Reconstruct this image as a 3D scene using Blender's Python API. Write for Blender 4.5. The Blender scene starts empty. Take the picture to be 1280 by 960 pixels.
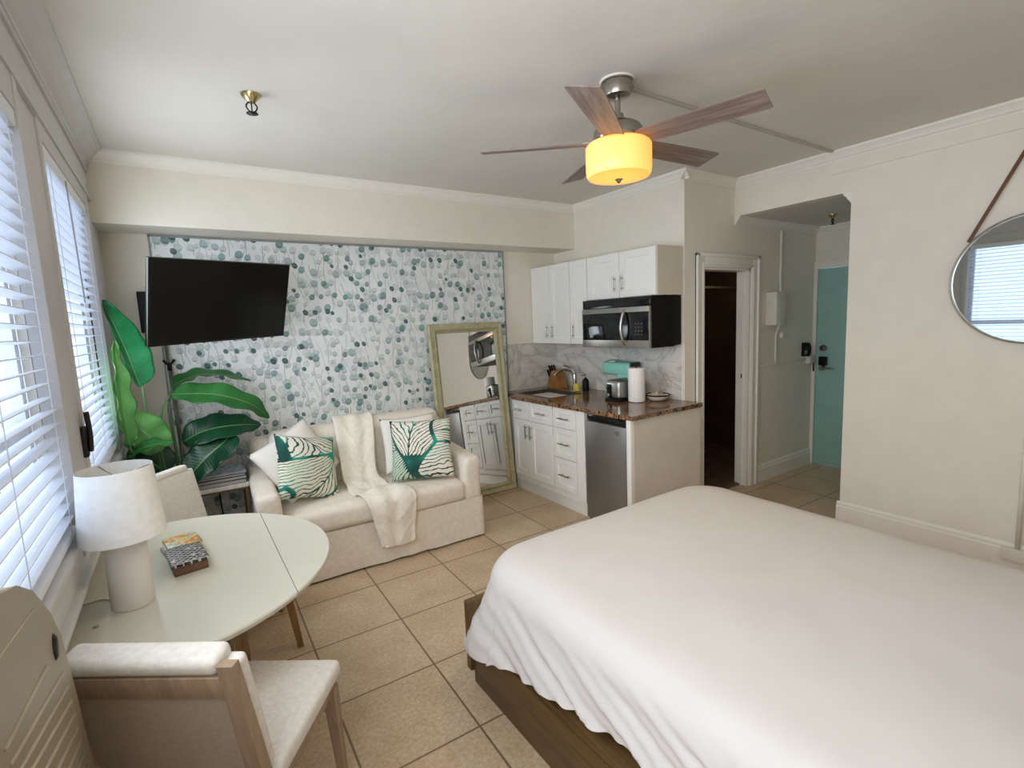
import bpy, bmesh, math, random
from mathutils import Vector, Matrix, noise
random.seed(7)
PI = math.pi
S = bpy.context.scene
COL = S.collection

# ------------------------------------------------------------------ materials
def lin(c):
    return tuple((x / 12.92 if x <= .04045 else ((x + .055) / 1.055) ** 2.4) for x in c)
def hexc(h):
    return lin(tuple(int(h[i:i + 2], 16) / 255 for i in (0, 2, 4))) + (1,)
class NT:
    def __init__(s, name):
        s.m = bpy.data.materials.new(name); s.m.use_nodes = True
        s.t = s.m.node_tree; s.b = s.t.nodes['Principled BSDF']
    def n(s, kind, **kw):
        nd = s.t.nodes.new('ShaderNode' + kind)
        for k, v in kw.items(): setattr(nd, k, v)
        return nd
    def l(s, a, b): s.t.links.new(a, b)
    def math(s, op, a, b=None, c=None):
        nd = s.n('Math', operation=op)
        for i, x in enumerate((a, b, c)):
            if x is None: continue
            if isinstance(x, (int, float)): nd.inputs[i].default_value = x
            else: s.l(x, nd.inputs[i])
        return nd.outputs[0]
    def mix(s, f, a, b):
        nd = s.n('Mix', data_type='RGBA')
        for i, x in ((0, f), (6, a), (7, b)):
            if isinstance(x, (int, float)): nd.inputs[i].default_value = x
            elif isinstance(x, tuple): nd.inputs[i].default_value = x
            else: s.l(x, nd.inputs[i])
        return nd.outputs[2]
    def coord(s, scale=(1, 1, 1), rot=(0, 0, 0), loc=(0, 0, 0)):
        tc = s.n('TexCoord'); mp = s.n('Mapping')
        mp.inputs['Scale'].default_value = scale; mp.inputs['Rotation'].default_value = rot; mp.inputs['Location'].default_value = loc
        s.l(tc.outputs['Object'], mp.inputs['Vector']); return mp.outputs[0]
    def noise(s, vec, scale, detail=3, rough=.5, dist=0):
        nd = s.n('TexNoise'); nd.inputs['Scale'].default_value = scale; nd.inputs['Detail'].default_value = detail
        nd.inputs['Roughness'].default_value = rough; nd.inputs['Distortion'].default_value = dist
        s.l(vec, nd.inputs['Vector']); return nd.outputs['Fac']
    def ramp(s, f, pts):
        nd = s.n('ValToRGB'); e = nd.color_ramp.elements
        while len(e) < len(pts): e.new(.5)
        for i, (p, c) in enumerate(pts):
            e[i].position = p; e[i].color = c
        s.l(f, nd.inputs[0]); return nd.outputs[0]
    def bump(s, h, strength=.2, dist=.01):
        nd = s.n('Bump'); nd.inputs['Strength'].default_value = strength; nd.inputs['Distance'].default_value = dist
        s.l(h, nd.inputs['Height']); s.l(nd.outputs[0], s.b.inputs['Normal'])
    def base(s, c):
        if isinstance(c, tuple): s.b.inputs['Base Color'].default_value = c
        else: s.l(c, s.b.inputs['Base Color'])
    def set(s, rough=None, metal=None, **kw):
        if rough is not None: s.b.inputs['Roughness'].default_value = rough
        if metal is not None: s.b.inputs['Metallic'].default_value = metal
        for k, v in kw.items(): s.b.inputs[k.replace('_', ' ')].default_value = v

def simple(name, col, rough=.5, metal=0., var=.06, vs=8, bump=0., bs=60, spec=.5):
    t = NT(name); c = hexc(col)
    v = t.coord()
    f = t.noise(v, vs, 3)
    d = tuple(max(0, x * (1 - var * 2)) for x in c[:3]) + (1,)
    e = tuple(min(1, x * (1 + var)) for x in c[:3]) + (1,)
    t.base(t.ramp(f, [(.3, d), (.7, e)]))
    t.set(rough, metal); t.b.inputs['Specular IOR Level'].default_value = spec
    if bump: t.bump(t.noise(v, bs, 4), bump, .004)
    return t.m
M = {}
M['wall'] = simple('wall_paint', 'E6E0D2', .7, var=.015, bump=.12, bs=25)
M['ceiling'] = simple('ceiling_plaster', 'D8D4CB', .85, var=.025, vs=2, bump=.6, bs=10)
M['trim'] = simple('trim_paint', 'EAE6DC', .45, var=.01)
M['wincase'] = simple('window_casing_paint', 'CFCDCB', .5, var=.02)
M['white'] = simple('cabinet_white', 'EFEDE6', .35, var=.01)
M['sidepanel'] = simple('cabinet_side_warmlit', 'D8CFBF', .5, var=.02)  # white panel paint with the warm light put into its colour
M['blind'] = simple('blind_white', 'EEF0F4', .45, var=.01)
M['steel'] = simple('brushed_steel', 'B5B3AE', .32, 1., var=.05, vs=30)
M['chrome'] = simple('nickel', 'A8A39A', .25, 1., var=.03)
M['darkmetal'] = simple('dark_metal', '35332F', .35, .8)
M['black'] = simple('black_gloss', '0B0B0C', .16, var=0.)
M['blackm'] = simple('black_matte', '0C0B0A', .5, spec=.2)
M['screen'] = simple('screen_black', '060807', .22, var=0., spec=.4)
M['glassblk'] = simple('black_glass', '0A0C0D', .06, var=0.)
M['teal'] = simple('teal_paint', '9CC8BF', .45, var=.03)
M['mint'] = simple('mint_plastic', '8ED0BE', .35, var=.02)
M['sofa'] = simple('sofa_slipcover', 'EDE4D6', .95, var=.04, vs=30, bump=.35, bs=260)
M['linen'] = simple('chair_linen', 'E4DFD6', .95, var=.05, vs=60, bump=.35, bs=300)
M['mesh'] = simple('chair_back_cloth', 'B5A593', .9, var=.04, vs=90, bump=.25, bs=350)
M['throw'] = simple('throw_knit', 'F4EDDF', .95, var=.04, vs=40, bump=.6, bs=160)
M['whitepil'] = simple('white_cotton', 'EEE9DF', .9, var=.02, bump=.2, bs=150)
M['duvet'] = simple('duvet_cotton', 'D6D1CC', .85, var=.01, bump=.08, bs=20)
M['lampshade'] = simple('lamp_shade_linen', 'F4F2EC', .8, var=.03, vs=40, bump=.1, bs=150)
M['ceramic'] = simple('lamp_ceramic', 'E4DDD6', .45, var=.02, bump=.2, bs=120)
M['table'] = simple('table_lacquer', 'D6D3C3', .28, var=.01)
M['marble_top'] = simple('side_table_marble', 'D8D5CC', .4, var=.15, vs=14)
M['brass'] = simple('side_table_metal', '7D6A50', .4, .7)
M['pole'] = simple('pole_grey', '6E6C69', .4, .6)
M['leather'] = simple('strap_leather', '6A4632', .7, var=.1)
M['mirrorframe'] = simple('mirror_frame_sage', 'B5AE8A', .5, var=.1, vs=20)
M['mirrorframe2'] = simple('mirror_inner_bead', 'A39B76', .5, var=.08, vs=20)
M['acbody'] = simple('appliance_cream', 'A0957F', .42, var=.03)
M['badge'] = simple('badge_dark', '2A2320', .3, .3)
M['paper'] = simple('paper_towel', 'F2EFEA', .95, var=.02, bump=.3, bs=120)
M['knifewood'] = simple('knife_block_wood', '9A6A33', .5, var=.15, vs=12)
M['sponge'] = simple('sponge_yellow', 'D9C55C', .9)
M['bowlw'] = simple('bowl_white', 'E4DFD4', .3)
M['pod'] = simple('pod_cream', 'CDBE9F', .6)
M['pipe'] = simple('conduit_paint', 'E0DBCE', .5)
M['pagew'] = simple('book_pages', 'B4B3AF', .8, var=.1, vs=200)
M['bookdk'] = simple('book_cover_dark', '2E3336', .5)
M['bookbl'] = simple('book_cover_pale_blue', 'A9B9C4', .4, var=.35, vs=30)
M['coaster'] = simple('coaster_brown', '6B4A35', .6, var=.1)
M['outletm'] = simple('outlet_white', 'E3DFD5', .4)
M['stem'] = simple('plant_stem', '4C7040', .5)
M['sashm'] = simple('sash_white', 'E6E8EC', .5)
M['brassm'] = simple('sprinkler_brass', 'C9B98A', .25, 1.)

def wood(name, c1, c2, axis='x', rough=.5, sc=1.):
    t = NT(name)
    s = {'x': (1.5, 22, 22), 'y': (22, 1.5, 22), 'z': (22, 22, 1.5)}[axis]
    v = t.coord(tuple(a * sc for a in s))
    f = t.noise(v, 1.5, 6, .65, .6)
    t.base(t.ramp(f, [(.3, hexc(c1)), (.7, hexc(c2))])); t.set(rough)
    t.bump(f, .15, .003); return t.m
M['blade'] = wood('fan_blade_wood', '665650', 'A29289', 'x', .5)
M['bedwood'] = wood('bed_wood', '4A361C', '6E532F', 'y', .45)
M['chairwood'] = wood('chair_wood', '8E7760', 'AF9880', 'z', .5)
M['legwood'] = wood('table_leg_wood', '7C5E3A', 'A28053', 'z', .5)

def m_floor():
    t = NT('floor_tile')
    a = -.0251
    # tile lattice
    tc = t.n('TexCoord'); mp = t.n('Mapping', vector_type='TEXTURE')
    mp.inputs['Location'].default_value = (1.1985, 1.2991, 0); mp.inputs['Rotation'].default_value = (0, 0, a)
    t.l(tc.outputs['Object'], mp.inputs['Vector'])
    sep = t.n('SeparateXYZ'); t.l(mp.outputs[0], sep.inputs[0])
    g = None; cells = []
    for i in (0, 1):
        u = t.math('DIVIDE', sep.outputs[i], .46)
        fl = t.math('FLOOR', u); cells.append(fl)
        fr = t.math('SUBTRACT', u, fl)
        d = t.math('MINIMUM', fr, t.math('SUBTRACT', 1., fr))
        g = d if g is None else t.math('MINIMUM', g, d)
    grout = t.math('LESS_THAN', g, .0095)
    comb = t.n('CombineXYZ'); t.l(cells[0], comb.inputs[0]); t.l(cells[1], comb.inputs[1])
    wn = t.n('TexWhiteNoise'); t.l(comb.outputs[0], wn.inputs[0])
    v = t.coord()
    f1 = t.noise(v, 5, 5, .6); f2 = t.noise(v, 55, 5, .7)
    f = t.math('ADD', t.math('MULTIPLY', f1, .35), t.math('MULTIPLY', f2, .65))
    f = t.math('ADD', f, t.math('MULTIPLY', t.math('SUBTRACT', wn.outputs[0], .5), .07))
    c = t.ramp(f, [(.34, hexc('B09675')), (.5, hexc('C6AE8F')), (.66, hexc('D8C6AB'))])
    t.base(t.mix(grout, c, hexc('7A664C')))
    t.l(t.math('MULTIPLY_ADD', f2, .25, .22), t.b.inputs['Roughness'])
    h = t.math('SUBTRACT', t.math('MULTIPLY', f2, .25), grout)
    t.bump(h, .35, .003); return t.m
M['floor'] = m_floor()

def m_bathfloor():
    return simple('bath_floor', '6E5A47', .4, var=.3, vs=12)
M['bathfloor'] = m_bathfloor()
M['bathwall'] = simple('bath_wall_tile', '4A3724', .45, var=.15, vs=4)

def m_backsplash():
    t = NT('marble_backsplash')
    v = t.coord()
    n1 = t.noise(t.coord((1, 1, 1.6), (.4, .3, .2)), 2.2, 5, .6, 1.4)
    vein = t.math('ABSOLUTE', t.math('SUBTRACT', n1, .5))
    c = t.ramp(vein, [(.0, hexc('B4B0A7')), (.025, hexc('CCC8BF')), (.09, hexc('DAD6CD'))])
    sep = t.n('SeparateXYZ'); t.l(v, sep.inputs[0])
    zz = t.math('DIVIDE', t.math('SUBTRACT', sep.outputs[2], .929), .155)
    row = t.math('FLOOR', zz); fz = t.math('SUBTRACT', zz, row)
    xy = t.math('ADD', sep.outputs[0], sep.outputs[1])
    uu = t.math('ADD', t.math('DIVIDE', xy, .61), t.math('MULTIPLY', row, .5))
    fu = t.math('FRACT', uu)
    g = t.math('MINIMUM', t.math('MULTIPLY', t.math('MINIMUM', fz, t.math('SUBTRACT', 1., fz)), .155),
               t.math('MULTIPLY', t.math('MINIMUM', fu, t.math('SUBTRACT', 1., fu)), .61))
    gr = t.math('LESS_THAN', g, .0015)
    t.base(t.mix(gr, c, hexc('B3AFA6'))); t.set(.25); return t.m
M['backsplash'] = m_backsplash()

def m_granite():
    t = NT('granite')
    v = t.coord()
    f = t.noise(v, 60, 6, .75); f2 = t.noise(v, 9, 3)
    vo = t.n('TexVoronoi'); vo.inputs['Scale'].default_value = 70; t.l(v, vo.inputs['Vector'])
    g = t.math('ADD', t.math('MULTIPLY', f, .7), t.math('MULTIPLY', f2, .3))
    c = t.ramp(g, [(.36, hexc('2A1B12')), (.46, hexc('6B4A33')), (.55, hexc('94714F')), (.68, hexc('C3A787'))])
    sep = t.n('SeparateColor'); t.l(vo.outputs['Color'], sep.inputs[0])
    k = t.math('LESS_THAN', sep.outputs[0], .14)
    t.base(t.mix(k, c, hexc('1E1510'))); t.set(.1); return t.m
M['granite'] = m_granite()

def m_wallpaper():
    t = NT('eucalyptus_wallpaper')
    tc = t.n('TexCoord'); sep = t.n('SeparateXYZ'); t.l(tc.outputs['Object'], sep.inputs[0])
    X, Z = sep.outputs[0], sep.outputs[2]
    def uv(sx, sz, ox, oz, shear=0.):
        c = t.n('CombineXYZ')
        t.l(t.math('ADD', t.math('MULTIPLY', t.math('ADD', X, t.math('MULTIPLY', Z, shear)), sx), ox), c.inputs[0])
        t.l(t.math('ADD', t.math('MULTIPLY', Z, sz), oz), c.inputs[1])
        return c.outputs[0]
    base = t.noise(uv(3, 3, 0, 0), 2, 3)
    col = t.ramp(base, [(.3, hexc('DCDFDF')), (.7, hexc('E8EAE8'))])
    # thin curved stems
    wob = t.math('MULTIPLY', t.math('SINE', t.math('MULTIPLY', Z, 16.)), .014)
    for per, off, sl, cc in ((.11, .0, .10, '848E8D'), (.14, .03, -.22, '929B9A'), (.09, .05, .35, 'AAB2B1')):
        xx = t.math('ADD', t.math('ADD', X, wob), t.math('MULTIPLY', Z, sl))
        fr = t.math('FRACT', t.math('DIVIDE', t.math('ADD', xx, off), per))
        d = t.math('MULTIPLY', t.math('ABSOLUTE', t.math('SUBTRACT', fr, .5)), per)
        m = t.math('MULTIPLY', t.math('LESS_THAN', d, .0019), .9)
        gate = t.math('GREATER_THAN', t.noise(uv(9, 5, off * 50, 3), 1.2, 1), .46)
        col = t.mix(t.math('MULTIPLY', m, gate), col, hexc(cc))
    # leaf discs, pale to dark
    for sc, ox, rmin, rmax, pals, op, keep, sh in (
        (12, 3.1, .22, .40, ('CBD0CF', 'C0C9C7', 'D2D5D4'), .7, .62, .12),
        (13.5, 8.7, .2, .36, ('C0C9C7', 'B3C1BE', 'C8CDCD'), .75, .5, -.12),
        (11.5, 1.3, .22, .36, ('9DB9B4', 'A2B0B4', 'AEC4C0'), .85, .40, .1),
        (11, 6.4, .20, .32, ('5F958A', '74878C', '86ADA5'), .95, .30, -.1),
        (12, 11.9, .17, .27, ('3C6F66', '4A5B5F', '37645B'), 1.0, .24, .15)):
        vo = t.n('TexVoronoi', voronoi_dimensions='2D'); vo.inputs['Scale'].default_value = 1.; vo.inputs['Randomness'].default_value = .75
        t.l(uv(sc, sc * .93, ox, ox * 2.3, sh), vo.inputs['Vector'])
        cs = t.n('SeparateColor'); t.l(vo.outputs['Color'], cs.inputs[0])
        r = t.math('MULTIPLY_ADD', cs.outputs[0], rmax - rmin, rmin)
        inside = t.math('LESS_THAN', vo.outputs['Distance'], r)
        rim = t.math('MULTIPLY', inside, t.math('GREATER_THAN', vo.outputs['Distance'], t.math('MULTIPLY', r, .82)))
        on = t.math('LESS_THAN', cs.outputs[1], keep)
        cc = t.ramp(cs.outputs[2], [(.0, hexc(pals[0])), (.5, hexc(pals[1])), (1., hexc(pals[2]))])
        wash = t.noise(uv(30, 30, ox, 0), 1.5, 2)
        f = t.math('MULTIPLY', t.math('MULTIPLY', inside, on), t.math('MULTIPLY_ADD', wash, .5, op - .3))
        col = t.mix(f, col, cc)
        if rmax < .37:       # watercolour wash: pigment pooled at the lower side of each leaf
            sb = t.n('VectorMath', operation='SUBTRACT'); src = vo.inputs['Vector'].links[0].from_socket
            t.l(src, sb.inputs[0]); t.l(vo.outputs['Position'], sb.inputs[1]); s2 = t.n('SeparateXYZ'); t.l(sb.outputs[0], s2.inputs[0])
            pool = t.math('MULTIPLY', t.math('MULTIPLY', inside, on), t.math('LESS_THAN', t.math('ADD', s2.outputs[1], t.math('MULTIPLY', wash, .2)), .0))
            pk = t.n('HueSaturation'); pk.inputs['Value'].default_value = .5; t.l(cc, pk.inputs['Color'])
            col = t.mix(t.math('MULTIPLY', pool, .45), col, pk.outputs[0])
        dk = t.n('HueSaturation'); dk.inputs['Value'].default_value = .55; t.l(cc, dk.inputs['Color'])
        col = t.mix(t.math('MULTIPLY', t.math('MULTIPLY', rim, on), .22), col, dk.outputs[0])
    # seams between the strips
    fr = t.math('FRACT', t.math('DIVIDE', t.math('SUBTRACT', X, .26), .53))
    seam = t.math('MULTIPLY', t.math('LESS_THAN', t.math('ABSOLUTE', t.math('SUBTRACT', fr, .5)), .0016), .5)
    col = t.mix(seam, col, hexc('9AA09F'))
    t.base(col); t.set(.6); return t.m
M['wallpaper'] = m_wallpaper()

def m_leafprint(name, seed):
    t = NT(name)
    v = t.coord((1, 1, 1), (0, 0, seed), (seed * 1.7, seed * .6, 0))
    vo = t.n('TexVoronoi', voronoi_dimensions='2D'); vo.inputs['Scale'].default_value = 3.6; vo.inputs['Randomness'].default_value = .9
    t.l(v, vo.inputs['Vector'])
    sub = t.n('VectorMath', operation='SUBTRACT'); t.l(v, sub.inputs[0]); t.l(vo.outputs['Position'], sub.inputs[1])
    sep = t.n('SeparateXYZ'); t.l(sub.outputs[0], sep.inputs[0])
    d = vo.outputs['Distance']
    cs0 = t.n('SeparateColor'); t.l(vo.outputs['Color'], cs0.inputs[0])
    th = t.math('MULTIPLY', cs0.outputs[1], 6.283)
    co_, si_ = t.math('COSINE', th), t.math('SINE', th)
    along = t.math('ADD', t.math('MULTIPLY', sep.outputs[0], co_), t.math('MULTIPLY', sep.outputs[1], si_))
    across = t.math('SUBTRACT', t.math('MULTIPLY', sep.outputs[1], co_), t.math('MULTIPLY', sep.outputs[0], si_))
    wob = t.noise(v, 11, 2); aa = t.math('ABSOLUTE', across)
    # veins leave the midrib at a shallow angle and bend outwards
    ph = t.math('ADD', t.math('MULTIPLY', t.math('SUBTRACT', aa, t.math('MULTIPLY', t.math('ADD', along, .14), t.math('MULTIPLY_ADD', aa, 2.2, .30))), 185.), t.math('MULTIPLY', wob, 6.))
    st = t.math('ABSOLUTE', t.math('SINE', ph))
    brk = t.noise(v, 38, 2)
    line = t.math('LESS_THAN', st, t.math('MULTIPLY_ADD', brk, .75, .02))
    core = t.math('LESS_THAN', aa, .0035)
    core = t.math('MAXIMUM', core, t.math('LESS_THAN', t.math('ADD', t.math('MULTIPLY', along, 1.), t.math('MULTIPLY', st, .03)), -.115))
    ve = t.n('TexVoronoi', voronoi_dimensions='2D', feature='DISTANCE_TO_EDGE'); ve.inputs['Scale'].default_value = 3.6; ve.inputs['Randomness'].default_value = .9
    t.l(v, ve.inputs['Vector'])
    edge = t.math('LESS_THAN', ve.outputs['Distance'], .03)
    dark = t.math('MAXIMUM', t.math('MAXIMUM', line, core), edge)
    big = t.noise(v, 6, 1)
    cs = t.n('SeparateColor'); t.l(vo.outputs['Color'], cs.inputs[0])
    ink = t.ramp(big, [(.38, hexc('16453D')), (.55, hexc('1E6458')), (.62, hexc('2E9A86'))])
    ground = t.ramp(cs.outputs[0], [(.35, hexc('EDE8DA')), (.6, hexc('E6E4D0')), (.9, hexc('C2D2BE'))])
    t.base(t.mix(dark, ground, ink)); t.set(.9)
    t.bump(t.noise(t.coord(), 250, 2), .2, .002); return t.m
M['leafA'] = m_leafprint('leaf_print_left', .9)
M['leafB'] = m_leafprint('leaf_print_right', 2.3)

def m_leaf(name, c1, c2):
    t = NT(name)
    v = t.coord(); f = t.noise(v, 7, 3)
    uvn = t.n('UVMap'); sep = t.n('SeparateXYZ'); t.l(uvn.outputs[0], sep.inputs[0])
    ph = t.math('ADD', t.math('MULTIPLY', sep.outputs[0], 150.), t.math('MULTIPLY', t.math('ABSOLUTE', t.math('SUBTRACT', sep.outputs[1], .5)), -26.))
    ve = t.math('SINE', ph)
    c = t.ramp(f, [(.3, hexc(c1)), (.7, hexc(c2))])
    rib = t.math('LESS_THAN', t.math('ABSOLUTE', t.math('SUBTRACT', sep.outputs[1], .5)), .018)
    t.base(t.mix(t.math('MULTIPLY', rib, .6), c, hexc('8FB873'))); t.set(.35)
    t.b.inputs['Subsurface Weight'].default_value = 0.
    t.bump(ve, .10, .003)
    # thin leaf: part of the light passes through
    tr = t.n('BsdfTranslucent'); t.l(c, tr.inputs['Color']); mx = t.n('MixShader'); mx.inputs[0].default_value = .2
    out = t.t.nodes['Material Output']
    t.l(t.b.outputs[0], mx.inputs[1]); t.l(tr.outputs[0], mx.inputs[2]); t.l(mx.outputs[0], out.inputs['Surface'])
    return t.m
M['leafdark'] = m_leaf('leaf_dark', '0E3A22', '195533')
M['leafmid'] = m_leaf('leaf_mid', '1E5C25', '327A38')
M['leaflight'] = m_leaf('leaf_light', '478A40', '6BA860')
M['leafteal'] = m_leaf('leaf_backlit', '17663A', '2F8B58')

def m_coasterprint():
    t = NT('coaster_print'); v = t.coord((1, 1, 1), (0, 0, .78))
    ck = t.n('TexVoronoi', feature='DISTANCE_TO_EDGE'); ck.inputs['Scale'].default_value = 55; ck.inputs['Randomness'].default_value = .2
    t.l(v, ck.inputs['Vector'])
    t.base(t.mix(t.math('LESS_THAN', ck.outputs['Distance'], .09), hexc('2B2A2C'), hexc('BDBBB8'))); t.set(.5); return t.m
M['cprint'] = m_coasterprint()
def m_cardprint():
    t = NT('card_print'); v = t.coord()
    f = t.noise(v, 26, 2, .5, .6)
    t.base(t.ramp(f, [(.36, hexc('7FB7B8')), (.45, hexc('DCD3B4')), (.52, hexc('E3B93A')), (.6, hexc('D4774E')), (.7, hexc('6FA48A'))])); t.set(.4); return t.m
M['cardprint'] = m_cardprint()

def m_glass():
    t = NT('window_glass'); gl = t.n('BsdfGlossy'); gl.inputs['Roughness'].default_value = .02
    tr = t.n('BsdfTransparent'); mx = t.n('MixShader'); mx.inputs[0].default_value = .06
    t.l(tr.outputs[0], mx.inputs[1]); t.l(gl.outputs[0], mx.inputs[2]); t.l(mx.outputs[0], t.t.nodes['Material Output'].inputs['Surface'])
    return t.m
M['glass'] = m_glass()
def m_mirror():
    t = NT('mirror_silver'); t.base(hexc('E6E8E6')); t.set(.015, 1.)
    return t.m
M['mirror'] = m_mirror()
M['mirror2'] = simple('mirror_silver_grey', 'C4CACA', .02, 1., var=0.)
def m_shadeglow():
    t = NT('fan_shade_glass'); t.base(hexc('FFD08A')); t.set(.35)
    ge = t.n('NewGeometry')
    v = t.coord(); sep = t.n('SeparateXYZ'); t.l(v, sep.inputs[0])
    t.b.inputs['Emission Color'].default_value = hexc('FFA541')
    t.b.inputs['Emission Strength'].default_value = .9
    return t.m
M['fanglass'] = m_shadeglow()
def m_fanbottom():
    t = NT('fan_shade_glass_bottom'); t.base(hexc('FFC878')); t.set(.35)
    v = t.coord(); ln = t.n('VectorMath', operation='LENGTH')
    mp = t.n('Mapping'); mp.inputs['Scale'].default_value = (1, 1, 0); t.l(v, mp.inputs[0]); t.l(mp.outputs[0], ln.inputs[0])
    t.b.inputs['Emission Color'].default_value = hexc('FF9E36')
    # the bulb above the diffuser makes its middle brightest
    s = t.math('MULTIPLY_ADD', t.math('DIVIDE', ln.outputs[1], .155), -.5, 1.3)
    t.l(s, t.b.inputs['Emission Strength']); return t.m
M['fanglassb'] = m_fanbottom()

# ------------------------------------------------------------------ mesh helpers
def T(loc=(0, 0, 0), rz=0., rx=0., ry=0.):
    return Matrix.Translation(loc) @ Matrix.Rotation(rz, 4, 'Z') @ Matrix.Rotation(ry, 4, 'Y') @ Matrix.Rotation(rx, 4, 'X')
def box(bm, x0, x1, y0, y1, z0, z1, bev=0., seg=2, mat=0, tf=None):
    r = bmesh.ops.create_cube(bm, size=1.)
    vs = r['verts']
    for v in vs:
        v.co = Vector(((x0 + x1) / 2 + v.co.x * (x1 - x0), (y0 + y1) / 2 + v.co.y * (y1 - y0), (z0 + z1) / 2 + v.co.z * (z1 - z0)))
    es = list({e for v in vs for e in v.link_edges})
    fs = list({f for v in vs for f in v.link_faces})
    for f in fs: f.material_index = mat
    if bev > 0:
        r = bmesh.ops.bevel(bm, geom=es, offset=bev, segments=seg, profile=.5, affect='EDGES')
        vs = list({v for f in r['faces'] for v in f.verts} | {v for v in vs if v.is_valid})
        for f in r['faces']: f.material_index = mat
    if tf is not None: bmesh.ops.transform(bm, matrix=tf, verts=[v for v in vs if v.is_valid])
    return vs
def cyl(bm, p0, p1, r0, r1=None, n=20, cap=True, mat=0):
    p0, p1 = Vector(p0), Vector(p1); r1 = r0 if r1 is None else r1
    d = (p1 - p0); L = d.length; q = d.to_track_quat('Z', 'Y').to_matrix().to_4x4()
    r = bmesh.ops.create_cone(bm, cap_ends=cap, cap_tris=False, segments=n, radius1=r0, radius2=r1, depth=L, matrix=Matrix.Translation((p0 + p1) / 2) @ q)
    for v in r['verts']:
        for f in v.link_faces: f.material_index = mat; f.smooth = True
    return r['verts']
def lathe(bm, prof, c=(0, 0, 0), n=40, mat=0, tf=None):
    rings = []
    for r, z in prof:
        if r < 1e-6: rings.append([bm.verts.new((c[0], c[1], c[2] + z))])
        else: rings.append([bm.verts.new((c[0] + r * math.cos(2 * PI * k / n), c[1] + r * math.sin(2 * PI * k / n), c[2] + z)) for k in range(n)])
    for a, b in zip(rings, rings[1:]):
        for k in range(n):
            k2 = (k + 1) % n
            if len(a) == 1 and len(b) == 1: continue
            if len(a) == 1: f = bm.faces.new((a[0], b[k2], b[k]))
            elif len(b) == 1: f = bm.faces.new((a[k], a[k2], b[0]))
            else: f = bm.faces.new((a[k], a[k2], b[k2], b[k]))
            f.smooth = True; f.material_index = mat
    vs = [v for r in rings for v in r]
    if tf is not None: bmesh.ops.transform(bm, matrix=tf, verts=vs)
    return vs
def tube(bm, pts, r, n=10, mat=0, radii=None, closed=False):
    pts = [Vector(p) for p in pts]; rings = []
    m = len(pts)
    up = Vector((.13, .21, 1)).normalized()
    for i, p in enumerate(pts):
        if closed: d = (pts[(i + 1) % m] - pts[i - 1]).normalized()
        else: d = (pts[min(i + 1, m - 1)] - pts[max(i - 1, 0)]).normalized()
        a = d.cross(up)
        if a.length < .05: a = d.cross(Vector((1, .1, 0)))
        a.normalize(); b = d.cross(a)
        rr = radii[i] if radii else r
        rings.append([bm.verts.new(p + (a * math.cos(2 * PI * k / n) + b * math.sin(2 * PI * k / n)) * rr) for k in range(n)])
    for i in range(m if closed else m - 1):
        A, B = rings[i], rings[(i + 1) % m]
        for k in range(n):
            f = bm.faces.new((A[k], A[(k + 1) % n], B[(k + 1) % n], B[k])); f.smooth = True; f.material_index = mat
    if not closed:
        bm.faces.new(rings[0][::-1]).material_index = mat; bm.faces.new(rings[-1]).material_index = mat
def smooth_path(pts, k=6):
    pts = [Vector(p) for p in pts]; out = []
    P = [pts[0] * 2 - pts[1]] + pts + [pts[-1] * 2 - pts[-2]]
    for i in range(1, len(P) - 2):
        for s in range(k):
            t = s / k; a, b, c, d = P[i - 1], P[i], P[i + 1], P[i + 2]
            out.append(.5 * ((2 * b) + (c - a) * t + (2 * a - 5 * b + 4 * c - d) * t * t + (3 * b - a - 3 * c + d) * t ** 3))
    out.append(pts[-1]); return out
def prism(bm, prof, p0, p1, u, v, mat=0):
    """extrude a 2-D profile [(a,b)..] laid on axes u,v from p0 to p1"""
    u, v = Vector(u), Vector(v); A = [bm.verts.new(Vector(p0) + u * a + v * b) for a, b in prof]; B = [bm.verts.new(Vector(p1) + u * a + v * b) for a, b in prof]
    n = len(prof)
    for k in range(n): bm.faces.new((A[k], A[(k + 1) % n], B[(k + 1) % n], B[k])).material_index = mat
    bm.faces.new(A[::-1]).material_index = mat; bm.faces.new(B).material_index = mat
def obj(name, bm, mats, parent=None, smooth=None, loc=None, sub=0, solid=0):
    bmesh.ops.recalc_face_normals(bm, faces=bm.faces)
    me = bpy.data.meshes.new(name); bm.to_mesh(me); bm.free()
    for m in (mats if isinstance(mats, (list, tuple)) else [mats]): me.materials.append(m)
    o = bpy.data.objects.new(name, me); COL.objects.link(o)
    if smooth:
        for p in me.polygons: p.use_smooth = True
        if smooth != 'all':
            md = o.modifiers.new('es', 'EDGE_SPLIT'); md.split_angle = math.radians(smooth)
    if solid:
        md = o.modifiers.new('so', 'SOLIDIFY'); md.thickness = solid; md.offset = 0
    if sub:
        md = o.modifiers.new('ss', 'SUBSURF'); md.levels = sub; md.render_levels = sub
    if parent: o.parent = parent
    if loc is not None: o.location = loc
    return o
def thing(name, label, cat, loc=(0, 0, 0), rz=0., group=None, rot=None):
    o = bpy.data.objects.new(name, None); COL.objects.link(o); o.location = loc; o.rotation_euler = rot or (0, 0, rz)
    o['label'] = label; o['category'] = cat
    if group: o['group'] = group
    return o
def tag(o, label, cat, group=None):
    o['label'] = label; o['category'] = cat
    if group: o['group'] = group
    return o
def struct(o): o['kind'] = 'structure'; return o
def B(name, mats, parent, *a, **k):
    bm = bmesh.new(); box(bm, *a, **k); return obj(name, bm, mats, parent, smooth=40 if k.get('bev') else None)

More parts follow.
